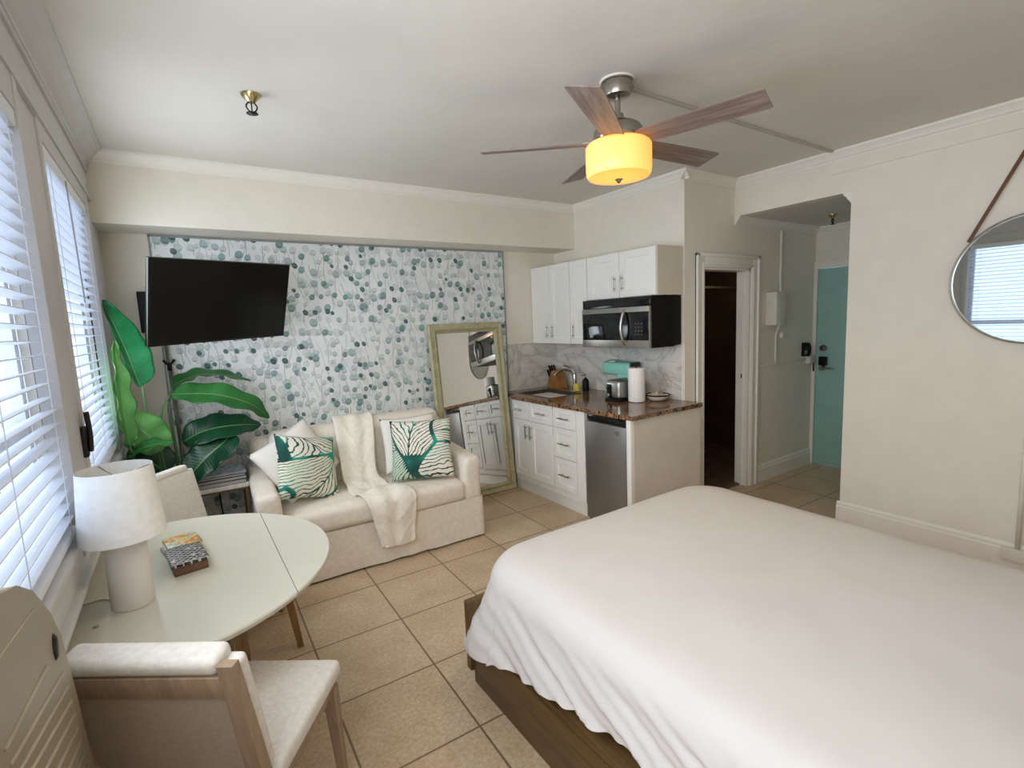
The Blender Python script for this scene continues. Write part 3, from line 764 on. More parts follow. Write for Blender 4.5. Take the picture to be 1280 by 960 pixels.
B('body', M['blackm'], c, XF + .03, 3.55, 2.145, 2.575, .02, .855); B('top_strip', M['black'], c, XF - .005, XF + .04, 2.145, 2.575, .838, .884, bev=.003)
fd = B('door', simple('fridge_steel', '8E8C87', .38, .75, var=.03, vs=3), c, XF - .03, XF + .028, 2.14, 2.572, .045, .833, bev=.006)
B('badge', M['steel'], fd, XF - .0315, XF - .029, 2.205, 2.245, .765, .80); B('foot_rail', M['blackm'], c, XF + .0, XF + .03, 2.15, 2.57, 0.0, .04)
# counter with sink hole
c = thing('granite_counter', 'brown speckled granite counter running above the white base cabinets', 'counter', (0, 0, 0))
CX0 = 2.94
SX0, SX1, SY0, SY1 = 3.08, 3.47, 3.18, 3.70
bm = bmesh.new(); zt, zb = .927, .895
box(bm, CX0, SX0, 2.075, 3.62, zb, zt); box(bm, 3.01, SX0, 3.62, YW - .018, zb, zt); box(bm, SX1, XK - .001, 2.075, YW - .001, zb, zt)
box(bm, SX0, SX1, 2.075, SY0, zb, zt); box(bm, SX0, SX1, SY1, YW - .001, zb, zt)
bmesh.ops.remove_doubles(bm, verts=bm.verts, dist=.0001); obj('slab', bm, M['granite'], c)
bm = bmesh.new()
ins = [(SX0 - .004, SY0 - .004), (SX1 + .004, SY0 - .004), (SX1 + .004, SY1 + .004), (SX0 - .004, SY1 + .004)]
ring = [[bm.verts.new((x + (dx if x < 3.2 else -dx), y + (dx if y < 3.4 else -dx), z)) for x, y in ins] for dx, z in ((0, .929), (.018, .929), (.03, .80), (.05, .755))]
for a, b in zip(ring, ring[1:]):
    for k in range(4): bm.faces.new((a[k], a[(k + 1) % 4], b[(k + 1) % 4], b[k]))
bm.faces.new(ring[-1]); sk = obj('sink_basin', bm, simple('sink_steel', '5A544B', .3, .8), c)
bm = bmesh.new(); cyl(bm, (3.27, 3.44, .756), (3.27, 3.44, .76), .04); obj('drain', bm, M['chrome'], sk)
# backsplash
bm = bmesh.new(); box(bm, XK - .010, XK, 2.262, YW, .927, 1.40); box(bm, 3.095, XK - .01, YW - .010, YW, .927, 1.40)
struct(obj('trim_13', bm, M['backsplash']))
bm = bmesh.new(); box(bm, XK - .013, XK, 2.252, 2.262, .927, 1.375); struct(obj('trim_14', bm, M['white']))
# wall cabinets
XU = 3.42
c = thing('wall_cabinet', 'tall white wall cabinet with two doors in the corner above the sink', 'cabinet', (0, 0, 0), group=None)
B('body', M['white'], c, XU + .02, XK - .012, 3.272, YW - .002, 1.395, 2.155)
shaker(c, 'door', 3.575, 3.874, 1.395, 2.155, XU, .055, (3.622, 1.515, .13, True)); shaker(c, 'door', 3.273, 3.575, 1.395, 2.155, XU, .055, (3.538, 1.515, .13, True))
c = thing('wall_cabinet', 'narrow white single-door wall cabinet left of the microwave', 'cabinet', (0, 0, 0))
B('body', M['white'], c, XU + .02, XK - .012, 3.034, 3.270, 1.395, 2.155)
shaker(c, 'door', 3.034, 3.271, 1.395, 2.155, XU, .055, (3.222, 1.515, .13, True))
c = thing('wall_cabinet', 'short white two-door wall cabinet directly above the microwave', 'cabinet', (0, 0, 0))
B('body', M['white'], c, XU + .02, XK - .002, 2.262, 3.030, 1.783, 2.155); B('side_board', M['sidepanel'], c, XU + .018, XK - .002, 2.256, 2.262, 1.783, 2.158)
shaker(c, 'door', 2.64, 3.03, 1.783, 2.155, XU, .06, (2.688, 1.90, .13, True)); shaker(c, 'door', 2.258, 2.64, 1.783, 2.155, XU, .06, (2.602, 1.90, .13, True))
# microwave
c = thing('microwave', 'black and steel over-counter microwave with a curved bar handle', 'microwave', (0, 0, 0))
XM = 3.36
B('body', M['blackm'], c, XM + .02, XK - .012, 2.266, 3.026, 1.385, 1.779, bev=.004)
B('vent_panel', M['black'], c, XM, XM + .022, 2.266, 3.026, 1.705, 1.779, bev=.003)
dd = B('door', M['steel'], c, XM - .012, XM + .02, 2.268, 3.026, 1.376, 1.703, bev=.004)
B('window', M['glassblk'], dd, XM - .016, XM - .010, 2.55, 3.012, 1.438, 1.662, bev=.001)
B('control_panel', M['black'], dd, XM - .016, XM - .010, 2.270, 2.545, 1.438, 1.662, bev=.001)
bm = bmesh.new(); tube(bm, smooth_path([(XM - .014, 2.508, 1.40), (XM - .04, 2.514, 1.44), (XM - .056, 2.52, 1.54), (XM - .04, 2.514, 1.64), (XM - .014, 2.508, 1.685)], 8), .0125, 12); obj('handle', bm, M['steel'], dd, smooth=60)
bm = bmesh.new()
for i in range(3):
    for j in range(4): box(bm, XM - .0175, XM - .0155, 2.33 + i * .03, 2.345 + i * .03, 1.48 + j * .028, 1.49 + j * .028)
o = obj('buttons', bm, simple('button_grey', '4C4C4A', .4), dd); o['kind'] = 'stuff'
B('underside_grille', M['blackm'], c, XM + .03, XK - .05, 2.30, 2.99, 1.374, 1.387)

# counter things
ZT = .928
t = thing('knife_block', 'wooden knife block with black-handled knives in the counter corner', 'knife block', (3.60, 3.72, ZT), .0)
bm = bmesh.new(); prism(bm, [(-.11, 0), (.08, 0), (.095, .03), (.02, .175), (-.03, .185), (-.055, .12)], (-.055, 0, 0), (.055, 0, 0), (0, 1, 0), (0, 0, 1)); obj('block', bm, M['knifewood'], t)
k = 0
for dx in (-.03, 0, .03):
    for q in (0, 1):
        a = Vector((dx, .04 + q * .028, .125 - q * .045)); d = Vector((0, .045, .085)).normalized()
        bm = bmesh.new(); tube(bm, [a, a + d * .04, a + d * .11], .011, 8, radii=[.009, .011, .010]); obj('knife_handle', bm, M['blackm'], t)
t = thing('kitchen_faucet', 'curved nickel kitchen faucet behind the sink', 'faucet', (3.60, 3.44, ZT))
bm = bmesh.new(); lathe(bm, [(0, 0), (.03, 0), (.03, .008), (.022, .014), (.02, .09), (.019, .15), (.012, .17), (0, .172)], n=24); obj('body', bm, M['chrome'], t, smooth=50)
bm = bmesh.new(); tube(bm, smooth_path([(0, .0, .12), (-.03, .02, .18), (-.09, .05, .205), (-.15, .075, .19), (-.19, .09, .15)]), .0115); obj('spout', bm, M['chrome'], t, smooth=60)
bm = bmesh.new(); tube(bm, smooth_path([(0, 0, .165), (-.01, .03, .21), (-.03, .09, .235), (-.04, .12, .235)]), .007); obj('lever', bm, M['chrome'], t, smooth=60)
t = thing('soap_dispenser', 'dark soap bottle with a chrome pump beside the faucet', 'soap dispenser', (3.60, 3.28, ZT))
bm = bmesh.new(); lathe(bm, [(0, 0), (.03, 0), (.032, .02), (.032, .10), (.02, .12), (.012, .125), (0, .126)], n=24); obj('bottle', bm, M['blackm'], t, smooth=50)
bm = bmesh.new(); cyl(bm, (0, 0, .125), (0, 0, .16), .006); tube(bm, [(0, 0, .16), (-.05, .01, .157)], .006, 8); obj('pump', bm, M['chrome'], t)
bm = bmesh.new(); box(bm, -.02, .02, -.035, .035, 0, .075, .012); tag(obj('sponge', bm, M['sponge'], smooth=40, loc=(3.53, 3.33, ZT)), 'upright yellow sponge standing beside the soap bottle', 'sponge')
t = thing('coffee_maker', 'mint green drip coffee maker standing left of the toaster', 'coffee maker', (3.645, 2.855, ZT))
bm = bmesh.new(); box(bm, -.075, .075, -.16, -.01, 0, .30, .02, 3); obj('tower', bm, M['mint'], t, smooth=40)
bm = bmesh.new(); box(bm, -.08, .08, -.165, .165, .185, .302, .024, 3); obj('brew_head', bm, M['mint'], t, smooth=40)
bm = bmesh.new(); lathe(bm, [(0, 0), (.075, 0), (.08, .008), (.08, .02), (.07, .026), (0, .026)], (0, .085, 0), n=36); obj('drip_base', bm, M['mint'], t, smooth=40)
bm = bmesh.new(); lathe(bm, [(0, .30), (.062, .30), (.062, .308), (.05, .312), (0, .312)], (0, .085, 0), n=32); obj('lid', bm, M['steel'], t, smooth=40)
B('water_tank', M['darkmetal'], t, -.06, .06, -.18, -.164, .02, .30, bev=.006)
t = thing('toaster', 'small steel toaster with black ends in front of the coffee maker', 'toaster', (3.445, 2.656, ZT), -.03)
bm = bmesh.new(); box(bm, -.11, .11, -.085, .085, .015, .175, .028, 4); obj('body', bm, M['steel'], t, smooth=40)
B('base', M['blackm'], t, -.115, .115, -.088, .088, 0, .018, bev=.004)
for s in (-.028, .028): B('bread_slot', M['blackm'], t, -.08, .08, s - .010, s + .010, .172, .1765)
B('lever_plate', M['blackm'], t, -.113, -.108, .005, .06, .03, .14, bev=.001)
B('lever', M['black'], t, -.14, -.11, .018, .046, .105, .118, bev=.003)
bm = bmesh.new(); cyl(bm, (-.122, .033, .05), (-.11, .033, .05), .014, n=20); obj('dial', bm, M['chrome'], t, smooth=40)
t = thing('paper_towel_roll', 'white roll of paper towels standing upright on the counter', 'paper towel', (3.45, 2.494, ZT))
bm = bmesh.new(); lathe(bm, [(.02, .004), (.066, .004), (.068, .01), (.068, .275), (.066, .28), (.02, .28), (.02, .004)], n=40); obj('roll', bm, M['paper'], t, smooth=50)
bm = bmesh.new(); lathe(bm, [(0, 0), (.065, 0), (.065, .004), (0, .004)], n=32); cyl(bm, (0, 0, .0), (0, 0, .288), .008); obj('holder', bm, M['chrome'], t)
t = thing('bowl', 'shallow cream bowl with a dark rim holding coffee pods', 'bowl', (3.60, 2.40, ZT))
bm = bmesh.new(); lathe(bm, [(0, 0), (.05, 0), (.08, .02), (.095, .045), (.092, .046), (.075, .024), (.045, .008), (0, .008)], n=40); obj('dish', bm, M['bowlw'], t, smooth=60)
bm = bmesh.new(); lathe(bm, [(.0955, .042), (.097, .052), (.093, .053), (.091, .044)], n=40); obj('rim_band', bm, M['blackm'], t, smooth=60)
bm = bmesh.new(); lathe(bm, [(0, 0), (.015, 0), (.02, .026), (.023, .028), (.023, .03), (0, .031)], n=18)
pod = obj('coffee_pod', bm, M['pod'], smooth=40, loc=(3.6, 2.40, ZT + .012))
tag(pod, 'small cream coffee pod in the dark-rimmed bowl', 'coffee pod', 'coffee pods heaped in the bowl')
for i, (x, y, z, rx) in enumerate([(.04, .01, .024, .5), (-.04, .012, .024, -.4), (0, .048, .024, .8), (.005, -.045, .024, -.9), (.02, .02, .052, 1.2), (-.022, -.012, .05, 2.4)]):
    d = pod.copy(); COL.objects.link(d); d.location = (3.6 + x, 2.40 + y, ZT + z); d.rotation_euler = (rx, rx * .5, i)
bm = bmesh.new(); box(bm, XK - .018, XK - .010, 2.585, 2.665, 1.04, 1.16, .003)
ot = tag(obj('outlet_plate', bm, M['outletm'], smooth=40), 'white outlet plate on the marble splashback behind the paper towels', 'outlet')

# ------------------------------------------------------------------ soft shapes
def pillow(name, w, h, th, mat, parent=None, pw=2.6, puff=1., wob=.004, seed=0):
    bm = bmesh.new(); n = 22; uv = bm.loops.layers.uv.new()
    def pt(i, j, s):
        a = -1 + 2 * i / n; b = -1 + 2 * j / n
        k = 1 - .05 * (1 - abs(a)) * 0
        px = a * w / 2 * (1 - .06 * (1 - b * b)); pz = b * h / 2 * (1 - .06 * (1 - a * a))
        d = ((1 - abs(a) ** pw) * (1 - abs(b) ** pw)) ** .55 * th / 2 * puff
        d += wob * noise.noise(Vector((a * 2.2 + seed, b * 2.2, s * 3.))) * (d > .001)
        return Vector((px, -s * d, pz))
    grids = []
    for s in (1, -1):
        g = [[bm.verts.new(pt(i, j, s)) for j in range(n + 1)] for i in range(n + 1)]; grids.append(g)
        for i in range(n):
            for j in range(n):
                f = bm.faces.new((g[i][j], g[i + 1][j], g[i + 1][j + 1], g[i][j + 1])); f.smooth = True
    bmesh.ops.remove_doubles(bm, verts=bm.verts, dist=.0004)
    return obj(name, bm, mat, parent, smooth='all')
def place(o, c, yaw, tilt, roll):
    o.location = c; o.rotation_euler = rectmat(yaw, tilt, roll).to_euler()

# leaf print uses local x/z: rotate coordinates so the 2-D texture sees them
for mm in (M['leafA'], M['leafB']):
    for nd in mm.node_tree.nodes:
        if nd.bl_idname == 'ShaderNodeMapping' and nd.inputs['Location'].default_value[0] != 0:
            r = nd.inputs['Rotation'].default_value; nd.inputs['Rotation'].default_value = (PI / 2, r[2], 0)

# ------------------------------------------------------------------ sofa (local: x along the front, y to the wall)
SW, SD = 1.53, .86
so = thing('sofa', 'cream slipcovered two-seat sofa in front of the papered wall', 'sofa', (.637, 2.962, 0), -.05)
def softbox(name, x0, x1, y0, y1, z0, z1, bev, mat, parent, wob=.006, div=10, flare=None, seed=0):
    bm = bmesh.new(); box(bm, x0, x1, y0, y1, z0, z1)
    bmesh.ops.bevel(bm, geom=bm.edges[:], offset=bev, segments=4, profile=.55, affect='EDGES')
    bmesh.ops.subdivide_edges(bm, edges=[e for e in bm.edges if e.calc_length() > .12], cuts=div, use_grid_fill=True)
    for v in bm.verts:
        nn = noise.noise_vector(v.co * 3.1 + Vector((seed, 0, 0))) * wob + noise.noise_vector(v.co * 9 + Vector((seed, 5, 0))) * wob * .35
        v.co += nn
        if flare: v.co = flare(v.co)
    return obj(name, bm, mat, parent, smooth='all')
# skirted base
bm = bmesh.new(); nx = 60; nz = 8
def basept(u, w):
    # walk round the front and the sides
    L = [(0, SD), (0, 0), (SW, 0), (SW, SD)]; seg = [SD, SW, SD]; d = u * sum(seg)
    for i, s in enumerate(seg):
        if d <= s or i == 2:
            a, b = Vector(L[i]), Vector(L[i + 1]); p = a.lerp(b, min(1, d / s)); nrm = Vector(((b - a).y, -(b - a).x)).normalized(); break
        d -= s
    fl = .012 * (1 - w) + .006 * math.sin(u * 70 + 2 * math.sin(u * 23)) * (1 - w) ** 1.5 + .004 * noise.noise(Vector((u * 14, w * 3, 0)))
    p = p + nrm * fl
    return (p.x, p.y, .014 + w * .30)
g = [[bm.verts.new(basept(i / 160, j / nz)) for j in range(nz + 1)] for i in range(161)]
for i in range(160):
    for j in range(nz): bm.faces.new((g[i][j], g[i + 1][j], g[i + 1][j + 1], g[i][j + 1])).smooth = True
bm.faces.new([g[i][nz] for i in range(161)])
obj('skirted_base', bm, M['sofa'], so, smooth=60)
softbox('seat_deck', .13, SW - .13, .02, SD - .1, .25, .315, .02, M['sofa'], so)
def crown(c0, c1):
    def f(p):
        t = (p.x - c0) / (c1 - c0)
        if p.z > .40: p.z += .018 * math.sin(max(0, min(1, t)) * PI)
        if p.y < .0: p.y -= .012 * math.sin(max(0, min(1, t)) * PI)
        return p
    return f
softbox('seat_cushion', .135, SW - .135, -.015, .60, .31, .465, .055, M['sofa'], so, flare=crown(.135, SW - .135), seed=3)
def armf(side):
    def f(p):
        k = max(0, (p.z - .5) / .15)
        p.x += side * .012 * k
        p.z += .03 * max(0, min(1, (p.y - .25) / .5)) * (1 if p.z > .5 else 0)
        return p
    return f
softbox('armrest', .0, .145, .0, SD, .29, .635, .045, M['sofa'], so, flare=armf(-1), seed=7)
softbox('armrest', SW - .145, SW, .0, SD, .29, .635, .045, M['sofa'], so, flare=armf(1), seed=11)
softbox('backrest', .02, SW - .02, .68, SD, .29, .86, .06, M['sofa'], so, seed=13)
def bk(p):
    t = (p.z - .45) / .45
    p.y += .07 * t
    return p
softbox('back_cushion', .14, SW / 2 - .003, .545, .745, .44, .905, .075, M['sofa'], so, flare=bk, seed=17)
softbox('back_cushion', SW / 2 + .003, SW - .06, .545, .745, .44, .925, .075, M['sofa'], so, flare=bk, seed=23)

p = pillow('throw_pillow', .45, .45, .15, M['leafA'], seed=1); place(p, (.998, 3.235, .70), .438, -.406, -.278)
tag(p, 'teal leaf-print pillow tilted against the left arm of the sofa', 'pillow')
p = pillow('throw_pillow', .465, .465, .15, M['leafB'], seed=4); place(p, (1.80, 3.135, .702), -.389, -.467, -.01)
tag(p, 'teal leaf-print pillow at the right end of the sofa', 'pillow')
p = pillow('throw_pillow', .50, .44, .15, M['whitepil'], seed=8); place(p, (.965, 3.385, .725), .30, -.50, .40)
tag(p, 'plain white pillow tucked behind the left leaf-print pillow', 'pillow')
p = pillow('throw_pillow', .43, .44, .13, M['whitepil'], seed=12); place(p, (1.775, 3.29, .725), -.30, -.45, .04)
tag(p, 'plain white pillow tucked behind the right leaf-print pillow', 'pillow')

# throw blanket draped from the back over the seat front
def throw():
    bm = bmesh.new()
    #        centre x, y, z, half-width
    path = [(1.43, 3.79, .80, .14), (1.43, 3.72, .915, .145), (1.425, 3.63, .938, .15), (1.42, 3.55, .90, .15), (1.40, 3.46, .78, .14), (1.385, 3.40, .66, .13),
            (1.375, 3.34, .545, .125), (1.375, 3.24, .502, .13), (1.39, 3.10, .500, .15), (1.415, 2.99, .500, .168), (1.44, 2.925, .490, .172), (1.455, 2.88, .455, .168),
            (1.46, 2.868, .38, .155), (1.462, 2.872, .30, .142), (1.466, 2.872, .22, .128), (1.472, 2.87, .125, .115)]
    P = smooth_path([Vector(p[:3]) for p in path], 6); n = len(P); W = []
    for i in range(n):
        t = i / 6; k = min(int(t), len(path) - 2); f = t - k; W.append(path[k][3] * (1 - f) + path[k + 1][3] * f)
    m = 30; g = []
    for i, p in enumerate(P):
        d = (P[min(i + 1, n - 1)] - P[max(i - 1, 0)]).normalized(); side = Vector((1, -.04, 0)); nr = side.cross(d).normalized()
        if nr.z < 0 and nr.y > 0: nr = -nr
        if nr.y > .3: nr = -nr
        row = []
        for j in range(m + 1):
            s = -1 + 2 * j / m; u = i / n
            q = p + side * s * W[i]
            # folds, a knitted diamond and chevron relief
            h = .012 + .006 * math.sin(s * 7 + u * 6) + .004 * noise.noise(Vector((s * 3, u * 14, 0)))
            L = u * 1.45
            z1 = abs(((L * 6.0 + abs(s) * 1.1) % 1.) - .5)
            h += .0075 * max(0, 1 - z1 / .14) * (1 if (L > .95 or abs(s) < .55) else .4)
            if i == n - 1: q.z += .03 * (s > 0) * s - .02 * s
            row.append(bm.verts.new(q + nr * h))
        g.append(row)
    for i in range(n - 1):
        for j in range(m): bm.faces.new((g[i][j], g[i][j + 1], g[i + 1][j + 1], g[i + 1][j])).smooth = True
    return obj('throw_blanket', bm, M['throw'], smooth='all', solid=.009)
tag(throw(), 'cream knitted throw blanket draped down the middle of the sofa', 'blanket')

# ------------------------------------------------------------------ bed
bed = thing('bed', 'low platform bed in brown wood at the right of the room', 'bed', (2.1, .4, 0))
bm = bmesh.new(); box(bm, 1.31 - 2.1, 2.84 - 2.1, -.55 - .4, 1.535 - .4, .0, .27, .004); obj('base', bm, M['bedwood'], bed, smooth=40)
bm = bmesh.new(); box(bm, 1.292 - 2.1, 2.90 - 2.1, 1.53 - .4, 1.57 - .4, .06, .39, .006); obj('footboard', bm, M['bedwood'], bed, smooth=40)
bm = bmesh.new(); box(bm, 1.302 - 2.1, 1.312 - 2.1, -.55 - .4, 1.50 - .4, .09, .25, .004); obj('side_rail', bm, M['bedwood'], bed, smooth=40)
bm = bmesh.new(); box(bm, 2.838 - 2.1, 2.865 - 2.1, -.55 - .4, 1.50 - .4, .09, .32, .004); obj('side_rail', bm, M['bedwood'], bed, smooth=40)
bm = bmesh.new(); box(bm, 1.30 - 2.1, 2.88 - 2.1, -.64 - .4, -.56 - .4, .0, 1.05, .01); obj('headboard', bm, M['bedwood'], bed, smooth=40)
bm = bmesh.new(); box(bm, 1.36 - 2.1, 2.82 - 2.1, -.55 - .4, 1.46 - .4, .27, .575, .05, 4); obj('mattress', bm, M['whitepil'], bed, smooth=40)
def duvet():
    bm = bmesh.new()
    X0, X1, Y0, Y1, ZT_ = 1.47, 2.80, -.50, 1.40, .635     # flat top; edges round off beyond
    rc = .10; pts = []
    # perimeter of the flat top as a rounded rectangle, with outward normals
    def arc(cx, cy, a0, a1, n): return [(cx + rc * math.cos(a0 + (a1 - a0) * k / n), cy + rc * math.sin(a0 + (a1 - a0) * k / n), a0 + (a1 - a0) * k / n) for k in range(n)]
    def line(x0, y0, x1, y1, a, n): return [(x0 + (x1 - x0) * k / n, y0 + (y1 - y0) * k / n, a) for k in range(n)]
    pts += line(X0, Y0 + rc, X0, Y1 - rc, PI, 190) ; pts += arc(X0 + rc, Y1 - rc, PI, PI / 2, 44)
    pts += line(X0 + rc, Y1, X1 - rc, Y1, PI / 2, 90); pts += arc(X1 - rc, Y1 - rc, PI / 2, 0, 20)
    pts += line(X1, Y1 - rc, X1, Y0 + rc, 0, 90); pts += arc(X1 - rc, Y0 + rc, 0, -PI / 2, 10)
    pts += line(X1 - rc, Y0, X0 + rc, Y0, -PI / 2, 50); pts += arc(X0 + rc, Y0 + rc, -PI / 2, -PI, 10)
    n = len(pts); rad = .15
    def hem(x, y, a):
        hl = .40 - .0 * y
        ys = [(-.6, .42), (.54, .385), (.70, .362), (.945, .318), (1.27, .262), (1.45, .20), (1.7, .17)]
        yy = y + .15 * max(0, math.sin(a))
        for (a0, b0), (a1, b1) in zip(ys, ys[1:]):
            if a0 <= yy <= a1: hl = b0 + (b1 - b0) * (yy - a0) / (a1 - a0)
        if abs(a - PI) < .05 or PI / 2 < a < PI: return hl + .007 * math.sin(y * 23) * .6 + .003 * math.sin(y * 83 + a * 9)
        return .24
    prof = []
    NR = 26
    rows = []
    for k, (x, y, a) in enumerate(pts):
        hz = hem(x, y, a); col = []
        drop = ZT_ - hz; cn = max(0, math.sin(2 * (a - PI / 2))) if PI / 2 < a < PI else 0.; cn = max(cn, math.exp(-((y - Y1) / .12) ** 2) * .6 if a == PI else 0)
        left = 1. if x < 1.8 and a > PI / 2 - .01 else .3
        for j in range(NR + 1):
            s = j / NR; z = ZT_ - drop * s ** 1.05 * 1.
            v = drop * s
            # elliptical shoulder, then a gently flaring skirt
            if v < rad * .9:
                off = rad * math.sqrt(max(0, 1 - (1 - v / (rad * .9)) ** 2)) if v < rad * .9 else rad
            else: off = rad + (v - rad * .9) * (.20 + .26 * cn)
            amp = max(0, (s - .22)) ** 1.1 * .016
            per = y * 11 + x * 9 + 1.7 * s * 4 * (0 if a < 1 else 1)
            fold = math.sin(per * 2.3 + 1.3 * math.sin(per * .9)) * .6 + .4 * math.sin(per * 4.9 + s * 2) + noise.noise(Vector((per * .5, s * 1.5, 2))) * .8
            off += amp * fold * (1.3 if left == 1. else .8)
            col.append(bm.verts.new((x + math.cos(a) * off, y + math.sin(a) * off, z + .004 * noise.noise(Vector((x * 4, y * 4, s * 3))))))
        rows.append(col)
    for k in range(n):
        A, Bq = rows[k], rows[(k + 1) % n]
        for j in range(NR): bm.faces.new((A[j], Bq[j], Bq[j + 1], A[j + 1])).smooth = True
    # top: shrink rings towards the middle line
    prev = [c[0] for c in rows]; cx, cy = (X0 + X1) / 2, (Y0 + Y1) / 2
    NT_ = 16
    for q in range(1, NT_ + 1):
        f = 1 - q / NT_; cur = []
        for (x, y, a) in pts:
            px, py = cx + (x - cx) * f, cy + (y - cy) * f
            e = (1 - f)
            cur.append((px, py, ZT_ + .022 * math.sin(min(1, e * 1.6) * PI / 2) + .007 * noise.noise(Vector((px * 2.2, py * 2.2, 0))) * min(1, e * 5) + .0025 * noise.noise(Vector((px * 7, py * 7, 4))) * min(1, e * 5)))
        if q < NT_:
            vs = [bm.verts.new(c) for c in cur]
            for k in range(n): bm.faces.new((prev[k], vs[k], vs[(k + 1) % n], prev[(k + 1) % n])).smooth = True
            prev = vs
        else:
            v0 = bm.verts.new((cx, cy, cur[0][2]))
            for k in range(n): bm.faces.new((prev[k], v0, prev[(k + 1) % n])).smooth = True
    return obj('duvet', bm, M['duvet'], smooth='all')
tag(duvet(), 'thick white duvet spread over the platform bed', 'duvet')

# ------------------------------------------------------------------ table
tb = thing('drop_leaf_table', 'off-white rounded drop-leaf table by the window on wooden legs', 'table', (.165, 1.89, 0))
def tabletop(a0, a1, name):
    # piece of the disc between local x=a0 and x=a1
    R = .63; bm = bmesh.new(); pts = []
    n = 60
    def circ(x): return math.sqrt(max(0, R * R - x * x))
    xs = [a0 + (a1 - a0) * (math.sin(PI * (k / n - .5)) * .5 + .5) for k in range(n + 1)]
    pts = [(x, circ(x)) for x in xs] + [(x, -circ(x)) for x in xs[::-1]]
    q = []; 
    for p in pts:
        if not q or (Vector(p) - Vector(q[-1])).length > .0008: q.append(p)
    if (Vector(q[0]) - Vector(q[-1])).length < .0008: q.pop()
    lv = []
    for z, s in ((.716, .985), (.722, .995), (.734, 1.), (.740, .996)):
        lv.append([bm.verts.new((x if abs(abs(x) - R) > .2 and (x == a0 or x == a1) else x * s, y * s, z)) for x, y in q])
    for A, Bq in zip(lv, lv[1:]):
        for k in range(len(q)): bm.faces.new((A[k], A[(k + 1) % len(q)], Bq[(k + 1) % len(q)], Bq[k]))
    bm.faces.new(lv[-1]); bm.faces.new(lv[0][::-1])
    return obj(name, bm, M['table'], tb, smooth=35)
tabletop(-.262, .4279, 'tabletop'); tabletop(.4290, .63, 'drop_leaf')
B('apron', M['table'], tb, -.20, .36, -.36, .36, .63, .716)
def sqt(bm, pts, h):
    rings = []
    for (x, y, z), w_ in zip(pts, h):
        a, b = (w_ if isinstance(w_, tuple) else (w_, w_))
        rings.append([bm.verts.new((x + sx * a, y + sy * b, z)) for sx, sy in ((-1, -1), (1, -1), (1, 1), (-1, 1))])
    for A, Q in zip(rings, rings[1:]):
        for k in range(4): bm.faces.new((A[k], A[(k + 1) % 4], Q[(k + 1) % 4], Q[k]))
    bm.faces.new(rings[0][::-1]); bm.faces.new(rings[-1])
def tleg(x0, y0, x1, y1):
    bm = bmesh.new(); sqt(bm, [(x1, y1, .0), (x0, y0, .716)], [.014, .024]); return obj('leg', bm, M['legwood'], tb)
tleg(.45, .37, .545, .425); tleg(.245, -.30, .27, -.30); tleg(-.17, .34, -.19, .38); tleg(-.17, -.34, -.19, -.38)

# lamp
lp = thing('table_lamp', 'white table lamp with cylindrical base and drum shade by the window', 'lamp', (.125, 1.70, .741))
bm = bmesh.new(); lathe(bm, [(0, 0), (.058, 0), (.061, .006), (.060, .10), (.058, .25), (.054, .26), (0, .26)], n=48); obj('base', bm, M['ceramic'], lp, smooth=50)
bm = bmesh.new(); cyl(bm, (0, 0, .26), (0, 0, .44), .006); 
for a in (0, 2.1, 4.2): cyl(bm, (0, 0, .44), (.099 * math.cos(a), .099 * math.sin(a), .465), .002, n=6)
obj('stem', bm, M['chrome'], lp)
bm = bmesh.new(); lathe(bm, [(.119, .240), (.102, .470), (.100, .470), (.117, .240), (.119, .240)], n=64); obj('shade', bm, M['lampshade'], lp, smooth=50)
bm = bmesh.new(); tube(bm, smooth_path([(-.05, .04, .004), (-.09, .09, .003), (-.14, .09, .003), (-.16, .12, .003)]), .0025, 6); obj('power_cord', bm, M['pagew'], lp)
bm = bmesh.new(); lathe(bm, [(0, 0), (.008, 0), (.006, .003), (0, .004)], n=12); tag(obj('cord_clip', bm, M['steel'], loc=(.035, 1.60, .741)), 'tiny metal clip lying on the table beside the lamp', 'clip')

# card decks and coasters on the table
t = thing('coaster_box', 'small brown wooden box topped with a black and white patterned lid', 'box', (.284, 1.915, .741), .13)
B('box_body', M['coaster'], t, -.055, .055, -.085, .085, 0, .034, bev=.002); B('lid', M['cprint'], t, -.062, .06, -.09, .092, .0345, .05, bev=.002)
lab = [('cream card game box at the bottom of the stack behind the patterned wooden box', M['pagew'], .0), ('thin white card game box second from the top of the table stack', M['paper'], .017)]
for i, (l, m, z) in enumerate(lab):
    bm = bmesh.new(); box(bm, -.062, .062, -.07, .07, 0, .016, .002)
    o = tag(obj('card_box', bm, m, smooth=40, loc=(.265 + .004 * i, 2.085, .741 + z)), l, 'card box'); o.rotation_euler = (0, 0, .2 - .1 * i)
bm = bmesh.new(); box(bm, -.06, .06, -.065, .065, 0, .012, .001); o = tag(obj('card_box', bm, M['cardprint'], smooth=40, loc=(.27, 2.09, .775)), 'brightly coloured card box on top of the table stack', 'card box'); o.rotation_euler = (0, 0, .18)

